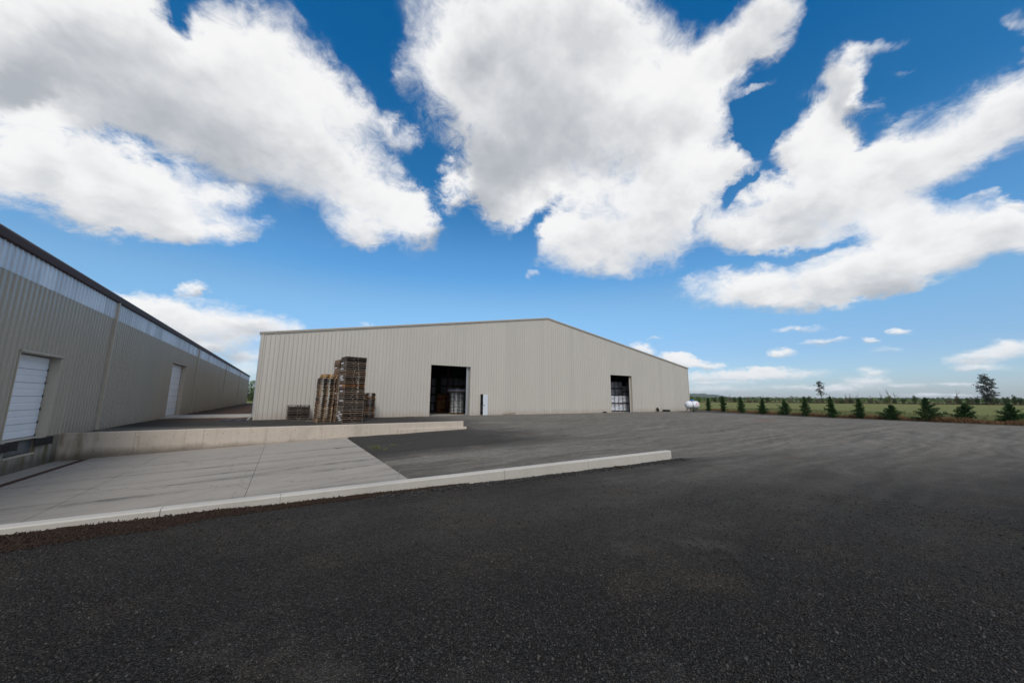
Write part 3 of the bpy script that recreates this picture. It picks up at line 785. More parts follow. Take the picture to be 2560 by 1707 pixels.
# downspouts
for yy in (5.1, 26.79, 48.52, 69.57, 89.96):
    mb = MB().box((XL+0.045, yy-0.07, 0.06), (XL+0.135, yy+0.07, ZE-0.003))
    ds = obj('downspout', mb, M['trim2'], LB, loc=LO)
    mb = MB()
    for z in (1.2, 3.1, 5.0): mb.box((XL+0.03, yy-0.10, z), (XL+0.142, yy+0.10, z+0.035))
    obj('strap', mb, M['trim2'], ds)
# dock doors
def dock_door(o, rec, label, nsec):
    y0, y1, z0, z1 = o
    fr = MB()
    fr.box((XL-rec-0.06, y0, z1-0.002), (XL+0.05, y1, z1+0.05))                  # head flashing
    fr.box((XL+0.034, y0-0.06, z1+0.004), (XL+0.085, y1+0.06, z1+0.075))
    fr.box((XL-rec-0.06, y1, z0), (XL+0.034, y1+0.05, z1)); fr.box((XL-rec-0.06, y0-0.05, z0), (XL+0.034, y0, z1))
    fr.box((XL-rec-0.055, y0+0.001, z0-0.05), (XL+0.03, y1-0.001, z0+0.012))
    obj('door_frame', fr, M['trim2'], LB, loc=LO)
    d = link('overhead_door', MB().box((XL-rec-0.10, y0+0.02, z0+0.02), (XL-rec-0.055, y1-0.02, z1-0.02)).mesh('overhead_door', M['dark_steel']), LB, LO, label=label)
    h = (z1-z0-0.05)/nsec
    for i in range(nsec):
        a, b = z0+0.022+i*h+0.006, z0+0.022+(i+1)*h-0.006; md = (a+b)/2
        xf = XL-rec
        prof = [(xf-0.05, a), (xf-0.012, a), (xf, a+0.02), (xf, md-0.035), (xf-0.014, md-0.022), (xf-0.014, md+0.022), (xf, md+0.035), (xf, b-0.02), (xf-0.012, b), (xf-0.05, b)]
        obj('door_section', MB().prism(prof, 'y', y0+0.035, y1-0.045), M['door_white'], d)
    mb = MB()
    for i in range(nsec):
        z = z0+0.05+i*h
        mb.box((XL-rec-0.02, y1-0.075, z-0.05), (XL-rec+0.02, y1-0.03, z+0.05))
    obj('hinge', mb, M['dark_steel'], d)
    return d
dock_door(D1, 0.27, 'white sectional dock door above the sunken dock', 6)
dock_door(D2, 0.27, 'tall white sectional door by the concrete pad', 8)
dock_door(D0, 0.27, 'white sectional dock door', 6)
for ya, yb in ((19.88, 21.70), (9.85, 12.1)):
    obj('dock_leveler', MB().box((XL-0.10, ya+0.06, -0.36), (XL-0.07, yb-0.06, 0.10)).box((XL-0.3, ya+0.002, 0.095), (XL+0.03, yb-0.002, 0.13)), M['steel'], LB, loc=LO)
    obj('pit_sill', MB().box((XL-0.30, ya+0.002, -0.462), (XL+0.05, yb-0.002, -0.40)), M['trim2'], LB, loc=LO)
    obj('pit_back', MB().box((XL-0.5, ya-0.05, -0.47), (XL-0.3, yb+0.05, 0.12)), M['dark_steel'], LB, loc=LO)
for ya, yb in ((19.42, 20.30), (21.66, 22.58), (9.3, 10.2)):
    mb = MB(); n = 5
    for k in range(n):   # laminated rubber
        a = ya+(yb-ya)*k/n; o_ = rnd.uniform(-0.012, 0.012)
        mb.bbox((XL+0.022, a+0.004, -0.17+o_), (XL+0.15+o_, a+(yb-ya)/n-0.004, 0.10+o_), 0.012)
    bp = obj('dock_bumper', mb, M['rubber'], LB, loc=LO)
    obj('steel_angle', MB().box((XL+0.021, ya-0.03, -0.19), (XL+0.14, ya-0.005, 0.12)).box((XL+0.021, yb+0.005, -0.19), (XL+0.14, yb+0.03, 0.12)), M['dark_steel'], bp)

# ------------------------------------------------------------------ gabled warehouse
WH = thing('gabled_warehouse', 'big pale ribbed metal warehouse with a low gable and two open doorways', 'warehouse', (26, 60, 0))
WO = sub(WH)
XM = (WL+WR)/2; ZEW, ZP = 6.611, 11.203
def zgab(x): return ZEW+(ZP-ZEW)*(1-abs(x-XM)/((WR-WL)/2))
A1 = (11.735, 16.033, -0.2, 4.944); A2 = (36.365, 40.639, -0.2, 4.945); A3 = (17.141, 18.059, -0.2, 2.176)
x = WL; n_ = 61; w_ = (WR-WL)/n_
for i in range(n_):
    a, b = WL+i*w_, WL+(i+1)*w_
    ops = [o for o in (A1, A2, A3) if o[0] < b and o[1] > a]
    if a < XM < b:
        sheet('siding_panel', a, XM, -0.03, zgab, lambda s, d, z: (s, YW-d, z), M['siding'], WH, ops, WO)
        sheet('siding_panel', XM, b, -0.03, zgab, lambda s, d, z: (s, YW-d, z), M['siding'], WH, ops, WO)
    else: sheet('siding_panel', a, b, -0.03, zgab, lambda s, d, z: (s, YW-d, z), M['siding'], WH, ops, WO)
YD = YW+72
# rake trims
for s_, x0, x1 in ((-1, WL-0.28, XM), (1, XM, WR+0.28)):
    mb = MB(); sl = (ZP-ZEW)/((WR-WL)/2)
    zz = lambda x: ZEW+sl*((WR-WL)/2-abs(x-XM))
    for lo, hi, yo0, yo1 in ((-0.05, 0.04, -0.08, 0.02), (0.04, 0.125, -0.12, 0.02)):
        n = len(mb.v)
        mb.v += [(x0, YW+yo0, zz(x0)+lo), (x1, YW+yo0, zz(x1)+lo), (x1, YW+yo1, zz(x1)+lo), (x0, YW+yo1, zz(x0)+lo),
                 (x0, YW+yo0, zz(x0)+hi), (x1, YW+yo0, zz(x1)+hi), (x1, YW+yo1, zz(x1)+hi), (x0, YW+yo1, zz(x0)+hi)]
        mb.f += [tuple(n+i for i in q) for q in ((3,2,1,0),(4,5,6,7),(0,1,5,4),(1,2,6,5),(2,3,7,6),(3,0,4,7))]
    obj('rake_trim', mb, M['trim'], WH, loc=WO)
    # roof plane
    n = 0; mb = MB()
    mb.v += [(x0, YW+0.022, zz(x0)+0.02), (x1, YW+0.022, zz(x1)+0.02), (x1, YD, zz(x1)+0.02), (x0, YD, zz(x0)+0.02),
             (x0, YW+0.022, zz(x0)+0.10), (x1, YW+0.022, zz(x1)+0.10), (x1, YD, zz(x1)+0.10), (x0, YD, zz(x0)+0.10)]
    mb.f += [(3,2,1,0),(4,5,6,7),(0,1,5,4),(1,2,6,5),(2,3,7,6),(3,0,4,7)]
    obj('roof_slope', mb, M['roof'], WH, loc=WO)
for xx in (WL, WR):
    obj('side_wall', MB().box((xx-0.02, YW+0.025, -0.1), (xx+0.02, YD, ZEW+0.015)), M['siding'], WH, loc=WO)
    sg = -1 if xx == WL else 1
    obj('corner_trim', MB().box((min(xx, xx+sg*0.06)-0.03, YW-0.05, -0.03), (max(xx, xx+sg*0.06)+0.03, YW+0.02, ZEW+0.0)), M['trim'], WH, loc=WO)
    obj('eave_gutter', MB().box((xx-0.02 if sg > 0 else xx-0.28, YW+0.03, ZEW-0.08), (xx+0.28 if sg > 0 else xx+0.02, YD, ZEW+0.09)), M['trim'], WH, loc=WO)
obj('rear_wall', MB().box((WL, YD, -0.1), (WR, YD+0.04, ZEW)), M['siding'], WH, loc=WO)
obj('rear_gable', MB().prism([(WL-0.2, ZEW), (WR+0.2, ZEW), (WR+0.2, ZEW+0.26), (XM, ZP+0.26), (WL-0.2, ZEW+0.26)], 'y', YD+0.004, YD+0.04), M['siding'], WH, loc=WO)
obj('floor_slab', MB().box((WL+0.02, YW+0.03, -0.3), (WR-0.02, YD-0.01, 0.0)).box((11.5, YW-0.5, -0.3), (16.3, YW+0.028, -0.012)).box((36.2, YW-0.7, -0.3), (41.6, YW+0.028, -0.012)), M['floor'], WH, loc=WO)
# corner downspout with a kicked-out shoe
dsp = obj('downspout', MB().box((WL-0.19, YW-0.02, 0.42), (WL-0.08, YW+0.10, ZEW-0.28))
    .prism([(WL-0.19, ZEW-0.28), (WL-0.08, ZEW-0.28), (WL-0.12, ZEW-0.08), (WL-0.27, ZEW-0.08)], 'y', YW-0.02, YW+0.10)
    , M['galv'], WH, loc=WO)
obj('downspout_shoe', MB().prism([(WL-0.19, 0.42), (WL-0.08, 0.42), (WL-0.36, 0.0), (WL-0.47, 0.03)], 'y', YW-0.02, YW+0.10), M['galv'], dsp)
# door frames
for nm, o, dep in (('doorway_frame', A1, 0.28), ('doorway_frame', A2, 0.28), ('service_door_frame', A3, 0.12)):
    x0, x1, _, z1 = o; t = 0.05 if dep > 0.2 else 0.045
    mb = MB().box((x0-0.004, YW-0.034, -0.02), (x0+t, YW+dep, z1)).box((x1-t, YW-0.034, -0.02), (x1+0.004, YW+dep, z1)).box((x0+t+0.002, YW-0.034, z1-t), (x1-t-0.002, YW+dep, z1+0.004))
    obj(nm, mb, M['trim'], WH, loc=WO)
# wide jamb casings catch the light on the far side of each doorway
mb = MB().box((16.033-0.35, YW+0.285, -0.02), (16.03, YW+0.33, 4.94)); obj('jamb_post', mb, M['galv'], WH, loc=WO)
mb = MB().box((40.63-0.22, YW+0.285, -0.02), (40.63, YW+0.33, 4.94)); obj('jamb_post', mb, M['trim'], WH, loc=WO)
# service door leaf, half open outward, hinged at the right
dr = link('service_door', None, WH, (18.01+WO[0], YW-0.03+WO[1], WO[2]), (0, 0, R(31)), label='pale blue-white steel door standing ajar')
me = MB().bbox((-0.86, -0.045, 0.02), (0.0, 0.0, 2.12), 0.005).mesh('service_door', M['door_white'])
dl = link('door_leaf', me, dr)
obj('door_handle', MB().box((-0.82, -0.075, 0.98), (-0.78, -0.046, 1.10)).tube([(-0.80, -0.10, 1.04), (-0.66, -0.10, 1.04)], 0.012, 6).tube([(-0.80, -0.046, 1.04), (-0.80, -0.10, 1.04)], 0.01, 6), M['dark_steel'], dr)
mb = MB()
for z in (0.25, 1.05, 1.88): mb.tube([(0.008, -0.05, z), (0.008, -0.05, z+0.11)], 0.012, 6)
obj('hinge', mb, M['galv'], dr)
# interior frame: portal columns and rafters of the first bays
for yy in (YW+7.9, YW+16.5):
    for xx in ((16.78, 28.0, 38.2) if yy < YW+10 else (16.78, 28.0, 38.2)):
        obj('column', MB().box((xx-0.11, yy-0.11, 0), (xx+0.11, yy-0.09, zgab(xx)-0.3)).box((xx-0.11, yy+0.09, 0), (xx+0.11, yy+0.11, zgab(xx)-0.3)).box((xx-0.012, yy-0.09, 0), (xx+0.012, yy+0.09, zgab(xx)-0.3)), M['oxide'], WH, loc=WO)
    for x0, x1 in ((WL+0.1, XM), (XM, WR-0.1)):
        mb = MB(); n = 0
        for lo, hi in ((-0.55, -0.2),):
            mb.v += [(x0, yy-0.1, zgab(x0)+lo), (x1, yy-0.1, zgab(x1)+lo), (x1, yy+0.1, zgab(x1)+lo), (x0, yy+0.1, zgab(x0)+lo), (x0, yy-0.1, zgab(x0)+hi), (x1, yy-0.1, zgab(x1)+hi), (x1, yy+0.1, zgab(x1)+hi), (x0, yy+0.1, zgab(x0)+hi)]
            mb.f += [(3,2,1,0),(4,5,6,7),(0,1,5,4),(1,2,6,5),(2,3,7,6),(3,0,4,7)]
        obj('rafter', mb, M['oxide'], WH, loc=WO)

# ------------------------------------------------------------------ pallets
ORD = ['lowest', 'second', 'third', 'fourth', 'fifth', 'sixth', 'seventh', 'eighth', 'ninth', 'tenth', 'eleventh', 'twelfth', 'thirteenth', 'fourteenth',
       'fifteenth', 'sixteenth', 'seventeenth', 'eighteenth', 'nineteenth', 'twentieth', 'twenty-first', 'twenty-second', 'twenty-third', 'twenty-fourth',
       'twenty-fifth', 'twenty-sixth', 'twenty-seventh', 'twenty-eighth', 'twenty-ninth', 'thirtieth', 'thirty-first', 'thirty-second', 'thirty-third', 'thirty-fourth', 'thirty-fifth']
_pm = {}
def pallet_meshes(w, d, h, kind, wood):
    key = (w, d, h, kind, wood)
    if key in _pm: return _pm[key]
    m = M[wood]; t = 0.020
    out = {}
    if kind == 'stringer':      # stringers run front to back; the openings face the camera
        out['stringer'] = MB().box((-0.02, -d/2+0.03, t+0.001), (0.02, d/2-0.03, h-t-0.001)).mesh('stringer', m)
    else:                       # stout posts: nine blocks
        mb = MB()
        for y in (-d/2+0.06, 0, d/2-0.06): mb.box((-0.05, y-0.055, t+0.001), (0.05, y+0.055, h-2*t-0.002))
        mb.box((-0.05, -d/2+0.002, h-2*t-0.001), (0.05, d/2-0.002, h-t-0.001))
        out['stringer'] = mb.mesh('block_row', m)
    out['lead'] = MB().box((-w/2, -0.06, 0), (w/2, 0.06, t)).mesh('deck_board', m)
    out['mid'] = MB().box((-w/2, -0.068, 0), (w/2, 0.068, t)).mesh('deck_board', m)
    _pm[key] = out
    return out
def make_pallet(label, cat, loc, rz, group, w, d, h, kind, wood, name='pallet', detail=True):
    p = thing(name, label, cat, loc, rz, group)
    q = pallet_meshes(w, d, h, kind, wood); t = 0.020
    sx = (-w/2+0.02, -0.125+rnd.uniform(-.09, .09), 0.15+rnd.uniform(-.09, .09), w/2-0.02) if kind == 'stringer' and w > 1.3 else ((-w/2+0.02, rnd.uniform(-.06, .06), w/2-0.02) if kind == 'stringer' else (-w/2+0.05, 0, w/2-0.05))
    for x in sx: link('stringer' if kind == 'stringer' else 'block_row', q['stringer'], p, (x, 0, 0))
    n = 7
    for i in range(n):
        y = -d/2+0.06+(d-0.12)*i/(n-1); link('deck_board', q['lead' if i in (0, n-1) else 'mid'], p, (rnd.uniform(-.006, .006), y, h-t))
    for i in range(4):
        y = -d/2+0.06+(d-0.12)*i/3; link('deck_board', q['lead' if i in (0, 3) else 'mid'], p, (rnd.uniform(-.006, .006), y, 0))
    return p
def stack(desc, n, x, y, rz, w, d, h, kind, woods, group, jit, lean=0.0, special={}, ends=None):
    z = float(ground_z(np.array([x]), np.array([y]))[0])+0.004
    c, s = math.cos(rz), math.sin(rz)
    for i in range(n):
        sp = special.get(i, {})
        wood = sp.get('wood') or rnd.choices(*woods)[0]
        if i == n-1: pos_ = 'topmost wooden pallet'
        elif i == 0: pos_ = 'lowest wooden pallet'
        else: pos_ = ORD[i]+' wooden pallet from the ground'
        lab = sp.get('label') or f'{pos_} in {desc}'
        ox = rnd.uniform(-jit, jit)+lean*i+sp.get('dx', 0); oy = rnd.uniform(-jit, jit)
        p = make_pallet(lab, 'pallet', (x+ox*c-oy*s, y+ox*s+oy*c, z), rz+rnd.uniform(-1, 1)*jit*0.7, group, sp.get('w', w), d, h, kind, wood)
        if ends and rnd.random() < ends:      # pale weathered board along the left stringer
            link('side_board', _pb, p, (-w/2-0.006, rnd.uniform(-0.25, 0.25), h*0.52))
        z += h+0.0015
_pb = MB().box((-0.006, -0.26, -0.042), (0.005, 0.26, 0.042)).mesh('side_board', M['paper'])

G = (['wood_grey', 'wood_old', 'wood_brown'], [6, 2, 2])
stack('the tallest grey stack', 35, 4.02, 27.85, R(11), 1.40, 1.12, 0.1285, 'stringer', G, 'pallets of the tallest front stack', 0.016,
      special={19: {'wood': 'wood_orange', 'label': 'orange pallet halfway up the tallest grey stack by the warehouse wall'},
               20: {'wood': 'wood_brown'}, 4: {'wood': 'wood_brown'}, 26: {'wood': 'wood_brown'}, 15: {'wood': 'wood_brown'},
               34: {'wood': 'wood_old'}, 33: {'wood': 'wood_old'}, 5: {'wood': 'paper' if False else 'wood_grey'}}, ends=0.3)
stack('the brown stack behind the tallest grey one', 34, 3.74, 29.20, R(11), 1.36, 1.15, 0.1285, 'stringer', (['wood_brown', 'wood_tan', 'wood_grey'], [6, 2, 2]),
      'pallets of the tall brown stack behind', 0.03, ends=0.14)
stack('the slim tan stack', 24, 2.44, 29.35, R(5), 0.98, 1.2, 0.1385, 'block', (['wood_tan', 'wood_brown'], [7, 2]), 'pallets of the slim tan stack', 0.022, 0.003,
      special={23: {'wood': 'wood_new', 'dx': 0.17, 'label': 'bright new yellow pallet on top of the slim tan stack'}, 22: {'wood': 'wood_new', 'dx': 0.10, 'label': 'bright yellow pallet just under the top one of the slim tan stack'},
               21: {'wood': 'wood_old'}, 20: {'wood': 'wood_old'}, 19: {'wood': 'wood_old'}, 18: {'wood': 'wood_brown'}, 17: {'wood': 'wood_old'}, 11: {'wood': 'wood_old'}})
stack('the low dark stack near the corner', 8, 1.03, 32.92, R(1), 1.48, 1.15, 0.136, 'stringer', (['wood_old', 'wood_grey'], [6, 2]), 'pallets of the low dark stack', 0.012)
stack('the mid-height stack on the right', 16, 5.85, 32.75, R(2), 1.32, 1.2, 0.130, 'stringer', (['wood_brown', 'wood_old', 'wood_grey'], [4, 3, 3]), 'pallets of the mid-height stack', 0.025,
      special={4: {'wood': 'wood_orange', 'label': 'orange pallet low in the mid-height stack right of the tallest stack'}, 13: {'wood': 'wood_orange'}})

# ------------------------------------------------------------------ pallet loads of bags inside the warehouse
def bag_mesh(w, d, h, m):
    # pillow: rounded box that bulges in the middle
    mb = MB(); nx_, ny_ = 5, 4; top = []; bot = []
    for j in range(ny_):
        for i in range(nx_):
            u, v = i/(nx_-1)*2-1, j/(ny_-1)*2-1
            b = (1-u**4)*(1-v**4)
            e = 1-0.05*(abs(u)*abs(v))
            mb.v.append((u*w/2*e, v*d/2*e, h*(0.55+0.45*b)))
    for j in range(ny_):
        for i in range(nx_):
            u, v = i/(nx_-1)*2-1, j/(ny_-1)*2-1
            b = (1-u**4)*(1-v**4); e = 1-0.05*(abs(u)*abs(v))
            mb.v.append((u*w/2*e, v*d/2*e, h*(0.42-0.42*b)))
    N = nx_*ny_
    for j in range(ny_-1):
        for i in range(nx_-1):
            a = j*nx_+i; mb.f.append((a, a+1, a+nx_+1, a+nx_)); mb.f.append((N+a, N+a+nx_, N+a+nx_+1, N+a+1))
    per = [i for i in range(nx_)]+[j*nx_+nx_-1 for j in range(1, ny_)]+[(ny_-1)*nx_+i for i in range(nx_-2, -1, -1)]+[j*nx_ for j in range(ny_-2, 0, -1)]
    for k in range(len(per)):
        a, b = per[k], per[(k+1) % len(per)]; mb.f.append((N+a, N+b, b, a))
    return mb.mesh('bag', m, True)
_bags = {}
def load(label, group, loc, rz, w, d, layers, lh, m, wood='wood_old', cols=2, rows=2, cap=False):
    L = thing('bag_load', label, 'pallet load', loc, rz, group)
    # its own carrying pallet is strapped to the bags
    q = pallet_meshes(w, d, 0.13, 'block', wood)
    for x in (-w/2+0.05, 0, w/2-0.05): link('block_row', q['stringer'], L, (x, 0, 0))
    for i in range(6): link('deck_board', q['lead' if i in (0, 5) else 'mid'], L, (0, -d/2+0.06+(d-0.12)*i/5, 0.113))
    for i in range(3): link('deck_board', q['lead'], L, (0, -d/2+0.06+(d-0.12)*i/2, 0))
    bw, bd = w/cols, d/rows
    key = (round(bw, 3), round(bd, 3), lh, m)
    if key not in _bags: _bags[key] = bag_mesh(bw*1.02, bd*1.02, lh*1.12, M[m])
    for k in range(layers):
        for i in range(cols):
            for j in range(rows):
                link('bag', _bags[key], L, (-w/2+bw*(i+.5)+rnd.uniform(-.02, .02), -d/2+bd*(j+.5)+rnd.uniform(-.02, .02), 0.131+k*lh), (0, 0, rnd.uniform(-.03, .03)+(math.pi if (i+k) % 2 else 0)))
    if cap: pass
    return L
def tower(desc, group, x, y, rz, n, w, d, layers, lh, m, z0=0.002, wood='wood_old', skip=()):
    z = z0; nm = ['bottom', 'second', 'third', 'fourth']
    for k in range(n):
        if k not in skip: load(f'{nm[k]} pallet load of stacked bags, {desc}', group, (x, y, z), rz, w, d, layers, lh, m, wood)
        z += 0.131+layers*lh+lh*0.1+0.004
# foreground load just inside the left doorway
fl = load('white bag load with green print standing just inside the left doorway', 'bag loads in the left doorway', (16.05, 37.0, 0.002), R(18), 1.12, 1.12, 14, 0.155, 'bag_print', 'wood_tan')
fz = 0.002+0.131+14*0.155+0.02
cp = thing('wrapped_slab', 'lilac wrapped flat bundle lying on top of the green-printed bag load', 'bundle', (16.05, 37.0, fz), R(18))
obj('tray', MB().box((-0.64, -0.64, 0.0), (0.64, 0.64, 0.12)), M['wood_old'], cp)
obj('wrapped_bundle', MB().bbox((-0.72, -0.70, 0.122), (-0.01, 0.70, 0.36), 0.05).bbox((0.01, -0.70, 0.122), (0.72, 0.70, 0.35), 0.05), M['wrap'], cp)
GR = 'bag loads inside the left doorway'
for x, y, nn_, mm_, nme in ((16.2, 46.2, 4, 'bag_grey', 'far left column in the left doorway'), (17.95, 44.9, 4, 'bag', 'pale column behind the red-orange pallets'),
                  (19.35, 44.7, 4, 'bag', 'wide column right of the steel post'), (20.75, 44.2, 4, 'bag_grey', 'dim column at the right jamb of the left doorway'),
                  (19.05, 41.6, 1, 'bag', 'beside the red-orange pallets on the floor'), (22.1, 42.5, 3, 'bag_grey', 'deep behind the right jamb of the left doorway'),
                  (19.55, 36.9, 2, 'bag', 'just behind the service door'), (21.0, 37.1, 2, 'bag', 'right behind the service door')):
    tower(nme, GR, x, y, R(rnd.uniform(-3, 3)), nn_, 1.28, 1.25, 6, 0.152, mm_, wood='wood_old')
for x, nme, rzz in ((16.52, 'the left red-orange stack inside the doorway', 2), (17.62, 'the right red-orange stack inside the doorway', -2)):
    z = 0.004
    for i in range(16):
        wd = 'wood_red' if i in (11, 12) else ('wood_bright' if i > 3 or i % 2 else 'wood_red')
        pos_ = 'topmost pallet' if i == 15 else ('lowest pallet' if i == 0 else ORD[i]+' pallet from the floor')
        make_pallet(f'{pos_} in {nme}', 'pallet', (x+rnd.uniform(-.015, .015), 42.5, z), R(rzz), 'red and orange pallets inside', 1.0, 1.1, 0.135, 'stringer', wd); z += 0.1365
GR2 = 'bag loads filling the right doorway'
for i, (x, nme) in enumerate(((38.75, 'left part of the right doorway'), (40.42, 'middle of the right doorway'), (42.1, 'right part of the right doorway'), (43.8, 'beyond the right jamb of the right doorway'))):
    tower('front row, '+nme, GR2, x, 35.55+0.03*i, R(rnd.uniform(-1.5, 1.5)), 2, 1.60, 1.2, 6, 0.152, 'bag')
    tower('back row, '+nme, GR2, x+1.5, 37.6, R(rnd.uniform(-1.5, 1.5)), 4, 1.58, 1.3, 6 if i != 2 else 5, 0.152, 'bag')

# ------------------------------------------------------------------ gas tank
tk = thing('gas_tank', 'white gas tank with blue lid on skid legs at the warehouse corner', 'tank', (49.6, 30.6, float(ground_z(np.array([49.6]), np.array([30.6]))[0])), R(-25))
Lh, Rr, zc_ = 0.64, 0.54, 0.99
prof = [(0.001, -Lh-0.40)]+[(Rr*math.sin(a), -Lh-0.40*math.cos(a)) for a in (0.25, 0.5, 0.8, 1.1, 1.35)]+[(Rr, -Lh), (Rr, Lh)]+[(Rr*math.sin(a), Lh+0.40*math.cos(a)) for a in (1.35, 1.1, 0.8, 0.5, 0.25)]+[(0.001, Lh+0.40)]
obj('vessel', MB().lathe(prof, 36, 'x', (0, 0, zc_)), M['tank'], tk, True)
obj('lid', MB().lathe([(0.001, 0.62), (0.26, 0.62), (0.27, 0.70), (0.22, 0.77), (0.10, 0.80), (0.001, 0.80)], 20, 'z', (0.10, 0, zc_-0.04)), M['blue'], tk, True)
obj('collar', MB().lathe([(0.23, 0.54), (0.23, 0.64)], 20, 'z', (0.10, 0, zc_-0.02)), M['galv'], tk, True)
mb = MB()   # strap: thin band hugging the shell
for k in range(40):
    a0, a1 = 2*math.pi*k/40, 2*math.pi*(k+1)/40
    for r0, r1 in ((Rr+0.004, Rr+0.014),):
        mb.quad((-0.20, r1*math.cos(a0), zc_+r1*math.sin(a0)), (-0.20, r1*math.cos(a1), zc_+r1*math.sin(a1)), (-0.13, r1*math.cos(a1), zc_+r1*math.sin(a1)), (-0.13, r1*math.cos(a0), zc_+r1*math.sin(a0)))
        mb.quad((-0.20, r0*math.cos(a0), zc_+r0*math.sin(a0)), (-0.20, r0*math.cos(a1), zc_+r0*math.sin(a1)), (-0.20, r1*math.cos(a1), zc_+r1*math.sin(a1)), (-0.20, r1*math.cos(a0), zc_+r1*math.sin(a0)))
        mb.quad((-0.13, r1*math.cos(a0), zc_+r1*math.sin(a0)), (-0.13, r1*math.cos(a1), zc_+r1*math.sin(a1)), (-0.13, r0*math.cos(a1), zc_+r0*math.sin(a1)), (-0.13, r0*math.cos(a0), zc_+r0*math.sin(a0)))
obj('strap', mb, M['steel'], tk)
obj('hose', MB().tube([(-Lh-0.30, -0.1, 0.72), (-Lh-0.44, -0.05, 1.08), (-Lh-0.18, 0.0, 1.48), (-Lh+0.25, 0, 1.66), (-0.3, 0, 1.70), (0.02, 0, 1.68)], 0.022, 6), M['steel'], tk, True)
for x in (-0.52, 0.52):
    mb = MB().box((x-0.05, -0.42, 0.30), (x+0.05, 0.42, 0.36))
    mb.tube([(x, -0.40, 0.33), (x-0.10, -0.50, 0.0)], 0.035, 6).tube([(x, 0.40, 0.33), (x-0.10, 0.50, 0.0)], 0.035, 6)
    mb.box((x-0.04, -0.33, 0.36), (x+0.04, -0.25, 0.58)).box((x-0.04, 0.25, 0.36), (x+0.04, 0.33, 0.58))
    obj('leg_frame', mb, M['dark_steel'], tk)
obj('skid_rail', MB().box((-0.85, -0.36, 0.30), (0.8, -0.30, 0.36)).box((-0.85, 0.30, 0.30), (0.8, 0.36, 0.36)), M['dark_steel'], tk)
obj('pump', MB().bbox((-0.18, -0.66, 0.0), (0.14, -0.38, 0.30), 0.03).tube([(-0.02, -0.5, 0.3), (-0.1, -0.6, 0.62), (-0.16, -0.56, 0.9)], 0.03, 6), M['dark_steel'], tk)
# round red mark on the shell near the right end
mb = MB()
for k in range(14):
    a0, a1 = 2*math.pi*k/14, 2*math.pi*(k+1)/14
    if k in (3, 10): continue
    P2 = lambda a, r: (0.50+r*math.cos(a), -math.sqrt(max((Rr+0.006)**2-(r*math.sin(a)+0.14)**2, 0)), zc_+0.14+r*math.sin(a))
    mb.quad(P2(a0, 0.11), P2(a1, 0.11), P2(a1, 0.18), P2(a0, 0.18))
obj('round_mark', mb, M['red'], tk)

# ------------------------------------------------------------------ tyres and clutter along the wall
def tyre_mesh(Ro, Ri, wd):
    h = wd/2
    pr = [(Ri, -h*0.6), (Ri+0.02, -h*0.9), ((Ro+Ri)/2, -h), (Ro-0.03, -h*0.85), (Ro, -h*0.55), (Ro, h*0.55), (Ro-0.03, h*0.85), ((Ro+Ri)/2, h), (Ri+0.02, h*0.9), (Ri, h*0.6), (Ri, -h*0.6)]
    return MB().lathe(pr, 28, 'z').mesh('tyre', M['rubber'], True)
def g0(x, y): return float(ground_z(np.array([x]), np.array([y]))[0])
ty = tag(link('tyre', tyre_mesh(0.53, 0.29, 0.27), None, (47.1, 33.0, g0(47.1, 33.0)+0.138)), 'fat black tyre lying flat against the warehouse foot left of the tank', 'tyre')
ty2 = tag(link('tyre', tyre_mesh(0.29, 0.17, 0.2), None, (45.62, 33.36, g0(45.6, 33.3)+0.285), (R(76), 0, R(12))), 'small black tyre leaning upright on the warehouse wall', 'tyre')
def block(name, lab, cat, boxes, loc, rz, m):
    mb = MB()
    for lo, hi in boxes: mb.bbox(lo, hi, 0.012)
    return tag(obj(name, mb, m, None, loc=loc, rot=(0, 0, rz)), lab, cat)
for k, dx in enumerate((0.0, 0.20, 0.38)):
    block('rubber_block', ('left', 'middle', 'right')[k]+' of three small black rubber blocks at the warehouse foot left of the right doorway', 'block', [((-0.085, -0.1, 0), (0.085, 0.1, 0.13+0.03*(k % 2)))], (34.6+dx, 33.25, g0(34.6, 33.25)), R(4*k), M['rubber'])
block('plank', 'long pale plank leaning low along the warehouse foot right of the service door', 'plank', [((-0.8, -0.05, 0), (0.8, -0.02, 0.14))], (20.6, 33.44, 0.03), R(1), M['wood_grey'])
bpy.data.objects['plank'].rotation_euler = (0, R(-4), R(1))
for k, (x, y, l, rz_, lab) in enumerate(((9.3, 33.2, 0.5, 8, 'short brown scrap board lying left of the left doorway'), (9.9, 33.32, 0.7, -4, 'longer brown scrap board lying beside the left doorway'), (10.9, 33.3, 0.6, 3, 'pale scrap lath nearest the left doorway'), (1.75, 30.6, 0.55, 20, 'splintered tan board lying between low and slim pallet stacks'))):
    block('scrap_board', lab, 'board', [((-l/2, -0.05, 0), (l/2, 0.05, 0.03)), ((-l/2+0.06, 0.06, 0), (l/2+0.05, 0.12, 0.025))], (x, y, g0(x, y)+0.004), R(rz_), M['wood_brown' if k < 3 else 'wood_grey'])
block('threshold_plate', 'grey steel ramp plate lying at the right doorway sill', 'ramp plate', [((-1.3, -0.45, 0), (1.3, 0.45, 0.03))], (39.6, 32.75, 0.0), R(2), M['steel'])
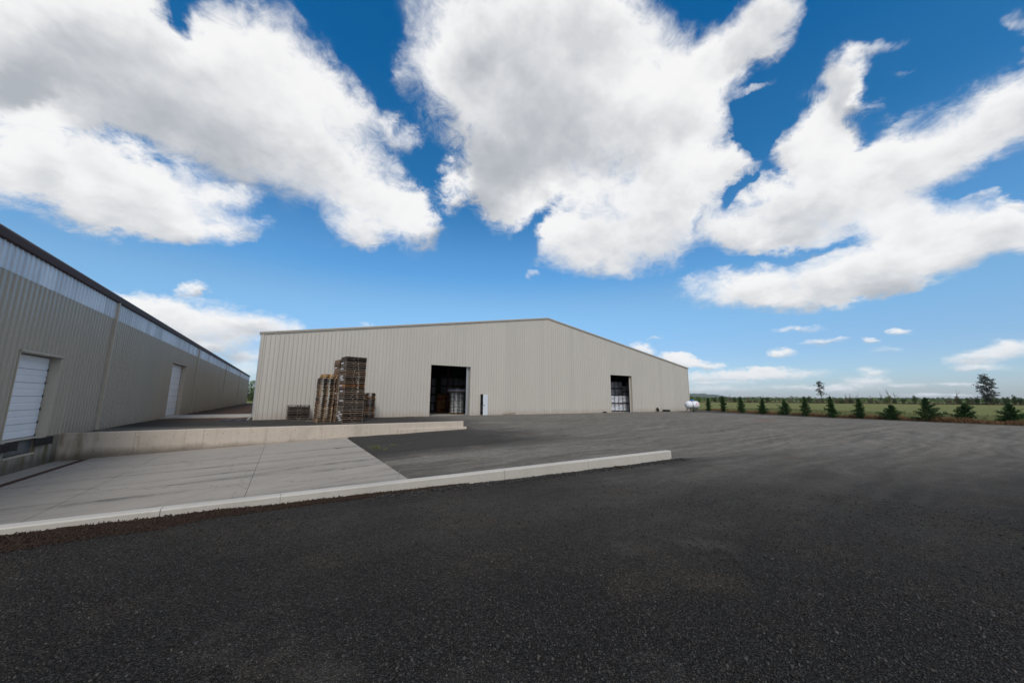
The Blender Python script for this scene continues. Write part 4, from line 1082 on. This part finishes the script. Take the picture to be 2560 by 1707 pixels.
# black drain tarp at the corner downspout
mb = MB(); random.seed(4)
n = 12; ring = [(1.3*math.cos(2*math.pi*k/n)*rnd.uniform(.6, 1.15), 0.42*math.sin(2*math.pi*k/n)*rnd.uniform(.7, 1.2), 0.004) for k in range(n)]
inner = [(a*0.6, b*0.6, rnd.uniform(0.04, 0.12)) for a, b, _ in ring]
for k in range(n):
    j = (k+1) % n; mb.quad(ring[k], ring[j], inner[j], inner[k])
mb.poly(inner)
tag(obj('plastic_sheet', mb, M['tarp'], None, loc=(-2.95, 32.9, g0(-2.9, 32.9))), 'crumpled black plastic sheet under the warehouse corner downspout', 'plastic sheet')
# bark slab lying by the kerb wall
def rock(name, loc, sc, m, lab, cat, seed):
    rr = random.Random(seed); bm = bmesh.new(); bmesh.ops.create_icosphere(bm, subdivisions=2, radius=1.0)
    for v in bm.verts:
        f = rr.uniform(0.72, 1.15); v.co = Vector((v.co.x*sc[0]*f, v.co.y*sc[1]*f, v.co.z*sc[2]*f))
    me = bpy.data.meshes.new(name); bm.to_mesh(me); bm.free(); me.materials.append(m)
    return tag(link(name, me, None, loc, (0, 0, rr.uniform(0, 3))), lab, cat)
rock('bark_slab', (7.82, 7.02, g0(7.8, 7.0)+0.03), (0.13, 0.045, 0.035), M['chip'], 'lone reddish bark chunk lying at the foot of the low kerb wall', 'bark', 3)

# ------------------------------------------------------------------ scattered natural stuff
def scatter(name, base, P, sc, m, tilt=1.0, smooth=False):
    # base: (verts, faces) small shape; P: positions; random rotations; one joined mesh
    bv, bf = base; rg = np.random.default_rng(len(P)); N = len(P); K = len(bv)
    q = rg.normal(size=(N, 4)); q[:, 1:3] *= tilt; q /= np.linalg.norm(q, axis=1, keepdims=True)
    w, x, y, z = q.T
    Rm = np.stack([1-2*(y*y+z*z), 2*(x*y-z*w), 2*(x*z+y*w), 2*(x*y+z*w), 1-2*(x*x+z*z), 2*(y*z-x*w), 2*(x*z-y*w), 2*(y*z+x*w), 1-2*(x*x+y*y)], -1).reshape(N, 3, 3)
    vv = np.einsum('nij,nkj->nki', Rm, bv[None]*sc[:, None, :])+P[:, None, :]
    ff = (bf[None]+(np.arange(N)*K)[:, None, None]).reshape(-1, bf.shape[1])
    return stuff(link(name, np_mesh(name, vv.reshape(-1, 3), ff, m, smooth)))
rg = np.random.default_rng(7)
def ico(seed):
    bm = bmesh.new(); bmesh.ops.create_icosphere(bm, subdivisions=1, radius=1.0)
    r_ = np.random.default_rng(seed)
    v = np.array([tuple(p.co) for p in bm.verts])*r_.uniform(0.65, 1.2, (len(bm.verts), 1)); f = np.array([[q.index for q in p.verts] for p in bm.faces]); bm.free()
    return v, f
# loose crushed basalt before the camera, thinning with distance
for sd_ in range(3):
    n = 34000
    rr = 1.2+(rg.random(n)**0.75)*8.5
    aa = R(32)+(rg.random(n)-0.5)*R(128)
    px, py = rr*np.sin(aa), rr*np.cos(aa)
    ok = (rg.random(n) > sstep(3.0, 9.5, py+0.55*px+rg.normal(0, 1.0, n))) & (py < YF-0.02) & (px > XL+0.2) & (vnoise(px*0.8, py*0.8, 9)*0.75+rg.random(n)*0.5 > 0.42)
    px, py = px[ok], py[ok]; s_ = rg.gamma(3.2, 0.0013, len(px))+0.0025
    s_ = np.minimum(s_, 0.018)*(1+0.02*rr[ok])
    sc = np.stack([s_*rg.uniform(.8, 1.4, len(px)), s_*rg.uniform(.7, 1.1, len(px)), s_*rg.uniform(.5, .9, len(px))], -1)
    scatter('loose_gravel', ico(sd_+5), np.stack([px, py, ground_z(px, py)+s_*0.25], -1), sc, M['stone'], 0.35)
# gravel banked against the kerb wall
n = 9000
px = rg.uniform(1.5, 10.8, n); py = np.where(px < 10.4, YF-0.012-np.abs(rg.normal(0, 0.16, n)), YF-0.05-np.abs(rg.normal(0, 0.2, n)))
s_ = np.minimum(rg.gamma(4.0, 0.0022, n)+0.004, 0.03)
scatter('banked_gravel', ico(2), np.stack([px, py, ground_z(px, py)+s_*0.3], -1), np.stack([s_*1.2, s_, s_*.8], -1), M['stone'], 0.4)
# mulch mound and chips along the left half of the kerb wall
mx = np.linspace(XL+0.1, 3.4, 150); mt = np.linspace(0, 1, 14)
width = np.interp(mx, [-8, -2.8, -1.2, 0.2, 1.6, 2.6, 3.4], [0.70, 0.50, 0.40, 0.28, 0.16, 0.10, 0.02])
wdn = width*(0.8+0.45*vnoise(mx*1.6, mx*0, 3))
MX = np.repeat(mx[:, None], 14, 1); MY = YF-0.002-wdn[:, None]*mt[None]
hgt = np.interp(mx, [-8, -2.8, -1.3, 0.1, 1.6, 3.4], [0.026, 0.024, 0.022, 0.020, 0.015, 0.002])
MZ = ground_z(MX, MY)+hgt[:, None]*(1-mt[None])**0.8*(0.75+0.6*vnoise(MX*4, MY*4, 6))+(vnoise(MX*14, MY*14, 8)-0.5)*0.02-0.012*(mt[None] > 0.95)
i2 = np.arange(MX.size).reshape(MX.shape)
stuff(link('mulch', np_mesh('mulch', np.stack([MX, MY, MZ], -1).reshape(-1, 3), np.stack([i2[:-1, :-1], i2[:-1, 1:], i2[1:, 1:], i2[1:, :-1]], -1).reshape(-1, 4), M['mulch'], True)))
n = 15000
ii = rg.integers(0, 150, n); tt = np.clip(rg.random(n)**1.1*1.12, 0, 1.12)
px = mx[ii]+rg.uniform(-.05, .05, n); py = YF-0.01-wdn[ii]*tt
pz = ground_z(px, py)+hgt[ii]*np.clip(1-tt, 0, 1)**0.8*0.95+0.008
chipv = np.array([(-1, -.25, -.1), (1, -.3, -.1), (.9, .3, -.08), (-1, .22, -.1), (-.9, -.2, .12), (1, -.2, .1), (.8, .22, .14), (-1, .15, .1)], float)
chipf = np.array([(3, 2, 1, 0), (4, 5, 6, 7), (0, 1, 5, 4), (1, 2, 6, 5), (2, 3, 7, 6), (3, 0, 4, 7)])
ln = rg.uniform(0.010, 0.034, n)
scatter('bark_chips', (chipv, chipf), np.stack([px, py, pz], -1), np.stack([ln, ln*rg.uniform(.4, .9, n), ln*rg.uniform(.3, .7, n)], -1), M['chip'], 0.45)
n = 1500
px = rg.uniform(XL, 5.5, n); py = YF-0.05-np.abs(rg.normal(0, 0.7, n)); ln = rg.uniform(0.008, 0.03, n)
scatter('stray_chips', (chipv, chipf), np.stack([px, py, ground_z(px, py)+0.006], -1), np.stack([ln, ln*.5, ln*.4], -1), M['chip'], 0.2)

def blades(name, P, h, wd, m, lean=0.35, up=1.0):
    rg_ = np.random.default_rng(len(P)+5); N = len(P)
    a = rg_.uniform(0, 2*math.pi, N); ln_ = rg_.normal(0, lean, (N, 2))
    dx, dy = np.cos(a)*wd/2, np.sin(a)*wd/2
    b0 = P+np.stack([dx, dy, 0*dx], -1); b1 = P-np.stack([dx, dy, 0*dx], -1)
    mid = P+np.stack([ln_[:, 0]*h*0.35, ln_[:, 1]*h*0.35, h*0.6], -1)
    m0 = mid+np.stack([dx, dy, 0*dx], -1)*0.7; m1 = mid-np.stack([dx, dy, 0*dx], -1)*0.7
    tip = P+np.stack([ln_[:, 0]*h, ln_[:, 1]*h, h], -1)
    V = np.stack([b0, b1, m1, m0, tip, tip+1e-4], 1).reshape(-1, 3)
    k = np.arange(N)[:, None]*6
    Fq = np.concatenate([k+np.array([[0, 1, 2, 3]]), k+np.array([[3, 2, 5, 4]])], 0)
    return np_mesh(name, V, Fq, m)
# dry seeding grass along the far kerb, greener behind
n = 16000
py = rg.uniform(-12, 34, n); ex = edge_x(py); px = ex+np.abs(rg.normal(0.2, 0.55, n))
cl = vnoise(py*0.7, px*0.7, 12)
hh = rg.uniform(0.12, 0.42, n)*(0.35+1.1*cl)
stuff(link('dry_grass', blades('dry_grass', np.stack([px, py, 0*px-0.01], -1), hh, 0.035, M['dry'])))
n = 26000
py = rg.uniform(-14, 36, n); px = edge_x(py)+0.5+rg.random(n)**1.6*26
stuff(link('field_blades', blades('field_blades', np.stack([px, py, 0*px-0.06], -1), rg.uniform(0.15, 0.38, n), 0.05, M['blade'])))
# weeds at the corner of the ramp slab
def weed(x, y, n, lab, r, h):
    a = rg.uniform(0, 2*math.pi, n); rr_ = np.abs(rg.normal(0, r, n))
    o = link('weed', blades('weed', np.stack([rr_*np.cos(a), rr_*np.sin(a), 0*a], -1), rg.uniform(0.4, 1, n)*h, 0.016, M['blade'], 0.7), None, (x, y, g0(x, y)))
    return tag(o, lab, 'weed', 'weeds by the ramp slab')
weed(3.75, 17.6, 90, 'sprawling green weed at the corner of the concrete ramp slab', 0.14, 0.26)
weed(4.6, 18.0, 40, 'smaller weed on dark gravel a step beyond the sprawling one', 0.10, 0.14)
weed(4.0, 16.9, 26, 'tiny weed at the slab edge nearest the camera', 0.07, 0.12)

# ------------------------------------------------------------------ young cypresses along the yard edge
def cypress_mesh(seed, h, w):
    r_ = np.random.default_rng(seed); V = []; Fq = []
    def leafcard(p, d, l, wd):
        d = d/np.linalg.norm(d); s_ = np.cross(d, r_.normal(size=3)); s_ /= np.linalg.norm(s_)+1e-9
        k = len(V); V.extend([p-s_*wd*0.35, p+s_*wd*0.35, p+d*l*0.6+s_*wd*0.5, p+d*l, p+d*l*0.6-s_*wd*0.5]); Fq.append((k, k+1, k+2)); Fq.append((k, k+2, k+4)); Fq.append((k+4, k+2, k+3))
    prof = lambda t: np.interp(t, [0, 0.08, 0.3, 0.6, 0.85, 1.0], [0.62, 0.95, 0.88, 0.52, 0.24, 0.05])
    nb = 78; odd = r_.integers(0, 55, 6)
    for b in range(nb):
        t = (b+r_.random())/nb; z = h*(0.03+0.93*t); a = r_.uniform(0, 2*math.pi)
        L = w/2*prof(t)*r_.uniform(0.42, 1.22)
        if b in odd: L *= 1.5
        dr = np.array([math.cos(a), math.sin(a), r_.uniform(0.0, 0.30)+0.9*t*t]); dr /= np.linalg.norm(dr)
        ns = int(9+L/0.028)
        for s_ in range(ns):
            f = 0.08+0.92*(s_+r_.random())/ns; p = np.array([0, 0, z])+dr*L*f+np.array([0, 0, 0.10*L*(f*f-f)])
            p = p+r_.normal(size=3)*np.array([.05, .05, .035])*(0.5+0.5*f)
            for _ in range(3):
                dd = dr*1.1+r_.normal(size=3)*0.55+np.array([0, 0, 0.25])
                leafcard(p+r_.normal(size=3)*0.015, dd, r_.uniform(0.06, 0.14), r_.uniform(0.025, 0.05))
    for s_ in range(420):  # dense heart
        t = r_.random()**1.3; a = r_.uniform(0, 2*math.pi); q = w/2*prof(t)*0.5*r_.random()**0.5
        leafcard(np.array([q*math.cos(a), q*math.sin(a), h*(0.02+0.9*t)]), np.array([math.cos(a), math.sin(a), 0.7])+r_.normal(size=3)*0.4, 0.13, 0.06)
    for s_ in range(60):
        f = s_/60; p = np.array([r_.normal(0, .02), r_.normal(0, .02), h*(0.80+0.18*f)]); leafcard(p, np.array([r_.normal(0, .5), r_.normal(0, .5), 1.0]), 0.10, 0.03)
    return np_mesh('foliage', V, Fq, M['cypress'])
cyp = [(55.6, 31.6, 2.05, 1.2, 'young cypress nearest the gas tank'), (53.9, 28.5, 2.2, 1.35, 'second young cypress from the gas tank'), (52.5, 25.4, 2.15, 1.4, 'third young cypress from the tank, thin and straight'),
       (51.6, 22.4, 1.95, 1.45, 'fourth young cypress from the tank along the yard edge'), (50.9, 19.7, 1.8, 1.85, 'broad young cypress with a branch poking right, fifth from the tank'), (50.1, 17.4, 2.15, 1.4, 'dense dark young cypress, sixth from the tank'),
       (49.4, 14.9, 2.15, 1.4, 'seventh young cypress from the tank, bushy foot'), (49.2, 12.6, 1.95, 1.45, 'eighth young cypress from the tank with a thin top'), (48.6, 10.2, 1.35, 1.9, 'low squat young cypress, shortest of the row'),
       (48.3, 7.9, 2.05, 2.5, 'young cypress with one long branch reaching left'), (48.4, 5.8, 1.6, 2.1, 'dense broad young cypress second from the right edge'), (48.5, 3.6, 1.6, 2.2, 'rightmost young cypress of the row')]
for i, (x, y, h, w, lab) in enumerate(cyp):
    t = thing('young_cypress', lab, 'tree', (x, y, -0.02), 0, 'young cypresses along the yard edge')
    link('crown', cypress_mesh(40+i, h, w*0.80), t)
    obj('trunk', MB().tube([(0, 0, -0.05), (0.01, 0, h*0.5), (0, 0, h*0.9)], 0.03, 6, True, 0.008), M['bark'], t)

# ------------------------------------------------------------------ hedge of trees along the far side of the field
def crown_mesh(name, seed, m, lobes, n, leaf, squash=1.0):
    # leaf-clump cards through several overlapping lobes (unit size: radius ~0.5, height 0..1)
    r_ = np.random.default_rng(seed); V = []; Fq = []
    for cx, cy, cz, r in lobes:
        k = int(n*r*r/sum(l[3]**2 for l in lobes))
        for _ in range(k):
            d = r_.normal(size=3); d /= np.linalg.norm(d); rr = r*r_.uniform(0.35, 1.08)**0.6
            p = np.array([cx, cy, cz])+d*rr*np.array([1, 1, squash])
            if p[2] < 0.02: p[2] = abs(p[2])*0.5+0.01
            s = leaf*r_.uniform(0.5, 1.3); u = r_.normal(size=3); u /= np.linalg.norm(u); v = np.cross(u, r_.normal(size=3)); v /= np.linalg.norm(v)
            b = len(V); V.extend([p-u*s, p+v*s*0.6, p+u*s, p-v*s*0.6]); Fq.append((b, b+1, b+2, b+3))
    return np_mesh(name, V, Fq, m)
def twig_mesh(seed, m, lean=0.1, dens=1.0, dead=False):
    # bare or nearly bare tree: trunk, limbs and twigs (unit height)
    r_ = random.Random(seed); mb = MB()
    def limb(p, d, l, r, lev):
        q = [p]; n = 4
        for i in range(n):
            d = (d+Vector((r_.gauss(0, .16), r_.gauss(0, .16), r_.gauss(0.04, .10)))).normalized(); q.append(q[-1]+d*l/n)
        mb.tube([tuple(a) for a in q], r, 5 if lev == 0 else 4, False, r*0.35)
        if lev < 3:
            kk = (4 if dead else 7) if lev == 0 else (3 if dead else 5)
            for k in range(int(kk*dens)):
                i = r_.randint(1 if lev else 2, n); nd = (d*0.7+Vector((r_.gauss(0, .6), r_.gauss(0, .6), r_.uniform(0.0, .7)))).normalized()
                limb(q[i], nd, l*r_.uniform(0.32, 0.58), r*0.45, lev+1)
    limb(Vector((0, 0, 0)), Vector((r_.gauss(0, lean), r_.gauss(0, lean), 1)).normalized(), 0.62, 0.022 if not dead else 0.04, 0)
    # scale so that the top is at 1
    top = max(v[2] for v in mb.v); mb.v = [(v[0]/top, v[1]/top, v[2]/top) for v in mb.v]
    return mb.mesh('branches', m)
def lob(seed, kind):
    r_ = random.Random(seed)
    if kind == 'round': return [(0, 0, .52, .42), (.18, .1, .40, .30), (-.2, -.05, .42, .30), (0.05, -.15, .70, .28), (.02, .1, .22, .30)]
    if kind == 'scrub': return [(r_.uniform(-.4, .4), r_.uniform(-.2, .2), r_.uniform(.2, .6), r_.uniform(.18, .34)) for _ in range(7)]
    return [(r_.uniform(-.3, .3), r_.uniform(-.2, .2), r_.uniform(.2, .82), r_.uniform(.16, .30)) for _ in range(9)]+[(0, 0, .3, .36)]
CM = {}
for kind, mm, n_, lf in (('round', 'leaf_bright', 800, .055), ('shrub', 'leaf_dark', 800, .055), ('pale', 'leaf_pale', 600, .05), ('scrub', 'leaf_brown', 650, .05)):
    CM[kind] = [crown_mesh('crown', 60+3*k+len(kind), M[mm], lob(k*7+len(kind), kind), n_, lf) for k in range(4)]
BM = [twig_mesh(k, M['bare_bark']) for k in range(5)]; DM = [twig_mesh(31, M['bare_bark'], 0.05, 1.0, True)]
TR = MB().tube([(0, 0, -0.02), (0.01, 0.01, 0.25), (0, 0, 0.6)], 0.035, 6, True, 0.012).mesh('trunk', M['bark'])
def pine_mesh(seed, wide, t0, nb, prof):
    r_ = np.random.default_rng(seed); V = []; Fq = []; mb = MB()
    mb.tube([(0, 0, -0.01), (0.008, 0, 0.35), (-0.008, 0.004, 0.7), (0, 0, 0.97)], 0.019, 7, True, 0.004)
    for b in range(nb):
        t = t0+(0.985-t0)*(b+r_.random())/nb; a = r_.uniform(0, 6.28)
        L = wide*0.5*np.interp((t-t0)/(1-t0), [0, 0.12, 0.4, 0.7, 1.0], prof)*r_.uniform(0.45, 1.08)
        dr = np.array([math.cos(a), math.sin(a), r_.uniform(-0.05, 0.35)]); p0 = np.array([0, 0, t-0.05*min(1, L*3)])
        p1 = p0+dr*L
        mb.tube([tuple(p0), tuple(p0+dr*L*0.5+np.array([0, 0, .008])), tuple(p1)], 0.0045, 4, False, 0.0015)
        for c_ in range(int(2+L*9)):
            pc = p0+dr*L*(0.35+0.70*r_.random())+r_.normal(size=3)*np.array([.024, .024, .026])
            for _ in range(20):
                p = pc+r_.normal(size=3)*np.array([.019, .019, .010]); s = r_.uniform(0.007, 0.016)
                u = r_.normal(size=3); u /= np.linalg.norm(u); v = np.cross(u, r_.normal(size=3)); v /= np.linalg.norm(v)
                k = len(V); V.extend([p-u*s, p+v*s*.6, p+u*s, p-v*s*.6]); Fq.append((k, k+1, k+2, k+3))
    return mb.mesh('trunk', M['bark']), np_mesh('crown', V, Fq, M['pine'])
HEDGE = [
    ('round',224.4,138.5,4.3,3.8), ('round',228.8,135.7,3.8,2.5), ('scrub',238.2,135.1,2.4,2.7), ('shrub',237.8,130.7,3.1,3.5),
    ('shrub',234.7,124.1,5.0,4.0), ('bare',241.0,122.8,6.0,2.5), ('shrub',242.9,121.1,3.1,2.9), ('shrub',240.8,116.8,2.8,2.4),
    ('bare',250.5,116.1,4.8,2.5), ('scrub',243.1,112.5,2.8,3.6), ('scrub',248.6,111.0,2.6,2.8), ('bare',252.0,109.0,5.3,1.6),
    ('shrub',252.3,106.5,3.3,2.9), ('bare',256.7,103.9,4.6,1.7), ('bare',259.8,102.8,4.1,1.5), ('pale',266.2,98.7,4.6,2.3),
    ('pale',259.0,93.6,4.0,1.8), ('scrub',261.4,98.5,2.7,2.2), ('round',266.1,92.9,4.1,4.0), ('shrub',262.7,88.6,5.0,2.8),
    ('scrub',261.1,84.2,3.0,3.1), ('shrub',274.9,86.7,2.4,1.8), ('scrub',267.5,81.9,2.6,2.4), ('bare',268.5,80.8,6.3,2.0),
    ('scrub',277.8,80.7,3.1,2.7), ('bare',273.3,80.1,4.4,1.3), ('scrub',274.1,76.4,2.9,2.6), ('bare',279.2,75.9,6.1,1.5),
    ('shrub',267.5,75.7,2.2,2.3), ('bare',278.2,75.9,6.1,1.6), ('bare',275.1,72.7,4.7,2.2), ('bare',272.7,69.6,6.4,1.6),
    ('shrub',278.6,74.3,2.7,3.3), ('scrub',284.5,72.1,2.5,2.6), ('bare',277.3,65.7,5.3,1.8), ('shrub',282.9,67.4,3.0,2.2),
    ('scrub',279.9,64.1,2.3,1.8), ('dead',287.6,63.3,7.9,1.5), ('round',288.6,61.4,4.8,3.3), ('bare',282.1,59.1,8.6,1.6),
    ('bare',291.8,59.3,7.0,1.5), ('shrub',289.3,58.9,3.0,2.1), ('shrub',291.8,55.9,3.1,1.9), ('scrub',295.3,54.0,1.8,2.3),
    ('shrub',290.8,51.5,4.5,2.2), ('shrub',297.9,48.9,4.2,1.7), ('scrub',304.9,41.6,2.8,2.1), ('bare',293.9,39.6,5.1,1.5),
    ('bare',306.4,38.8,8.4,3.7), ('shrub',300.2,37.2,3.2,1.8), ('bare',304.2,33.6,4.8,2.7), ('shrub',298.4,34.2,3.6,2.2),
    ('shrub',308.6,32.3,3.8,2.2), ('shrub',304.8,28.4,5.0,4.1), ('shrub',315.1,26.9,4.1,2.7), ('shrub',308.2,23.2,4.1,2.5),
    ('shrub',314.2,21.1,4.7,2.3), ('shrub',313.2,18.9,4.5,2.2), ('scrub',312.5,24.7,2.1,1.9), ('pine',264.6,83.7,13.1,5.8),
    ('pine',303.2,28.1,15.3,6.9),
]
# what each one stands between, for its label
SIDE = ['']*len(HEDGE)
WORDS = {'round': ('bright green rounded tree', 'tree'), 'shrub': ('dark green bushy shrub', 'shrub'), 'pale': ('pale grey-green tree', 'tree'), 'scrub': ('low brown thorny scrub', 'shrub'), 'bare': ('spindly bare tree', 'tree'), 'dead': ('dead snapped tree trunk', 'tree'), 'pine': ('lone pine', 'tree')}
NUM = ['first', 'second', 'third', 'fourth', 'fifth', 'sixth', 'seventh', 'eighth', 'ninth', 'tenth', 'eleventh', 'twelfth', 'thirteenth', 'fourteenth', 'fifteenth', 'sixteenth', 'seventeenth', 'eighteenth', 'nineteenth', 'twentieth', 'twenty-first', 'twenty-second', 'twenty-third', 'twenty-fourth', 'twenty-fifth', 'twenty-sixth']
cnt = {}
order = sorted(range(len(HEDGE)), key=lambda i: -HEDGE[i][2]/HEDGE[i][1])
for i in order:
    kind, x, y, h, w = HEDGE[i]
    c = cnt.get(kind, 0); cnt[kind] = c+1
    base, cat = WORDS[kind]
    if kind == 'pine': lab = 'tall broad dark pine above the hedge at the far right' if x > 290 else 'tall slender pine with sparse layered branches in the hedge'
    elif kind == 'dead': lab = 'dead snapped tree trunk standing in the far hedge'
    else: lab = f'{base} in the far hedge, {NUM[c]} such from the warehouse side'
    t = thing({'round': 'round_tree', 'shrub': 'shrub', 'pale': 'pale_tree', 'scrub': 'scrub_bush', 'bare': 'bare_tree', 'dead': 'dead_tree', 'pine': 'pine_tree'}[kind], lab, cat, (x, y, -0.06), rnd.uniform(0, 6.28), 'trees and shrubs of the far hedge')
    if kind in CM:
        link('crown', CM[kind][c % 4], t, scale=(w*1.1, w*1.1, h*1.02)); link('trunk', TR, t, scale=(h*0.8, h*0.8, h))
    elif kind == 'pine':
        tr_, cr_ = pine_mesh(5, 0.56, 0.20, 100, [0.55, 0.95, 1.0, 0.78, 0.42]) if x > 290 else pine_mesh(9, 0.44, 0.36, 44, [0.5, 0.9, 1.0, 0.7, 0.3])
        link('trunk', tr_, t, scale=(h, h, h)); link('crown', cr_, t, scale=(h, h, h))
    else:
        link('trunk', (DM if kind == 'dead' else BM)[c % (1 if kind == 'dead' else 5)], t, scale=(max(w*1.25, h*0.5), max(w*1.25, h*0.5), h))
        if kind == 'bare': link('crown', CM['scrub'][c % 4], t, (0, 0, h*0.1), None, (w*0.7, w*0.7, h*0.55))
# continuous low scrub at the hedge foot, and woods beyond it
def thicket(name, line, n, h, depth, leaf, m, seed):
    r_ = np.random.default_rng(seed); t = r_.random(n); L = np.array(line, float)
    s = np.linspace(0, 1, len(L)); px = np.interp(t, s, L[:, 0])+r_.normal(0, depth, n); py = np.interp(t, s, L[:, 1])+r_.normal(0, depth, n)
    top = h*(0.35+0.85*vnoise(t*len(L)*6, t*0, seed))*(0.6+0.6*vnoise(t*len(L)*23, t*0, seed+1))
    pz = r_.random(n)**0.8*top-0.05
    u = r_.normal(size=(n, 3)); u /= np.linalg.norm(u, axis=1, keepdims=True); v = np.cross(u, r_.normal(size=(n, 3))); v /= np.linalg.norm(v, axis=1, keepdims=True)
    sc = leaf*r_.uniform(.5, 1.4, (n, 1)); P = np.stack([px, py, pz], -1)
    V = np.stack([P-u*sc, P+v*sc*.7, P+u*sc, P-v*sc*.7], 1).reshape(-1, 3)
    return stuff(link(name, np_mesh(name, V, np.arange(n*4).reshape(n, 4), M[m])))
thicket('hedge_scrub', [(226, 150), (243, 118), (262, 92), (280, 72), (296, 48), (310, 26), (322, 0), (330, -20)], 9000, 1.0, 1.6, 0.20, 'leaf_brown', 3)
thicket('hedge_foot', [(230, 150), (247, 118), (266, 92), (284, 72), (300, 48), (314, 26), (326, 0), (334, -20)], 6500, 1.1, 1.8, 0.20, 'leaf_dark', 4)
thicket('far_wood', [(560, 420), (640, 330), (760, 210), (880, 90), (900, 0), (890, -60)], 9000, 5.5, 16, 1.2, 'leaf_bright', 6)
thicket('distant_wood', [(900, 1000), (1150, 800), (1400, 560), (1600, 300), (1700, 60), (1650, -150)], 11000, 10, 40, 2.6, 'leaf_dark', 8)
thicket('blue_treeline', [(2000, 2600), (2600, 2200), (3100, 1500), (3400, 800), (3500, 100), (3400, -400)], 9000, 19, 90, 6.0, 'leaf_dark', 9)
# trees seen between the two buildings
for k, (x, y, h, w, kind, lab) in enumerate(((-11.2, 178, 8.6, 5.2, 'round', 'tall bright green tree seen between the two buildings'), (-7.5, 182, 4.9, 6.0, 'round', 'lower round green tree beside the warehouse corner, between the buildings'),
                                (-14.5, 174, 4.6, 5.5, 'shrub', 'dark bush at the end of the lane between the buildings'), (-9.6, 171, 3.9, 4.6, 'shrub', 'dark green hedge bush in the gap between the buildings'), (-5.4, 172, 3.7, 5.0, 'shrub', 'dark hedge bush behind the warehouse corner'))):
    t = thing('round_tree' if kind == 'round' else 'shrub', lab, 'tree' if kind == 'round' else 'shrub', (x, y, -0.06), k*1.3, 'trees beyond the lane between the buildings')
    link('crown', crown_mesh('crown', 80+k, M['leaf_bright' if kind == 'round' else 'leaf_dark'], lob(k+3, kind), 1500, .035), t, scale=(w*1.1, w*1.1, h*1.02)); link('trunk', TR, t, scale=(h*0.8, h*0.8, h))

# ------------------------------------------------------------------ hills on the horizon
def hill(name, az0, az1, dist, hmax, seed, label):
    n = 90; az = np.linspace(az0, az1, n); V = []
    e = np.sin(np.linspace(0, math.pi, n))**0.7
    hh = hmax*e*(0.55+0.5*vnoise(az*0.55, az*0, seed)+0.14*vnoise(az*2.3, az*0, seed+1))
    rows = [(-0.10, 0.0), (-0.05, 0.45), (0.0, 1.0), (0.06, 0.5), (0.12, 0.0)]
    for d_, f in rows:
        for a, h in zip(az, hh): V.append((math.sin(R(a))*dist*(1+d_), math.cos(R(a))*dist*(1+d_), h*f-2.0))
    Fq = [(r_*n+i, r_*n+i+1, (r_+1)*n+i+1, (r_+1)*n+i) for r_ in range(len(rows)-1) for i in range(n-1)]
    return struct(link(name, np_mesh(name, V, Fq, M['leaf_dark'], True)))
hill('hills', 46.0, 64.5, 7000, 150, 3, '')

# ------------------------------------------------------------------ air: thin haze over the whole plain
hz = bpy.data.materials.new('haze'); hz.use_nodes = True
ht = hz.node_tree; ht.nodes.clear()
pv = ht.nodes.new('ShaderNodeVolumePrincipled'); ho = ht.nodes.new('ShaderNodeOutputMaterial')
pv.inputs['Color'].default_value = (0.82, 0.91, 1.0, 1.0); pv.inputs['Density'].default_value = 4.5e-5
pv.inputs['Anisotropy'].default_value = 0.2
ht.links.new(pv.outputs[0], ho.inputs['Volume'])
hb = obj('haze', MB().box((-9500, -9500, -2.8), (9500, 9500, 175.0)), hz); hb['kind'] = 'stuff'
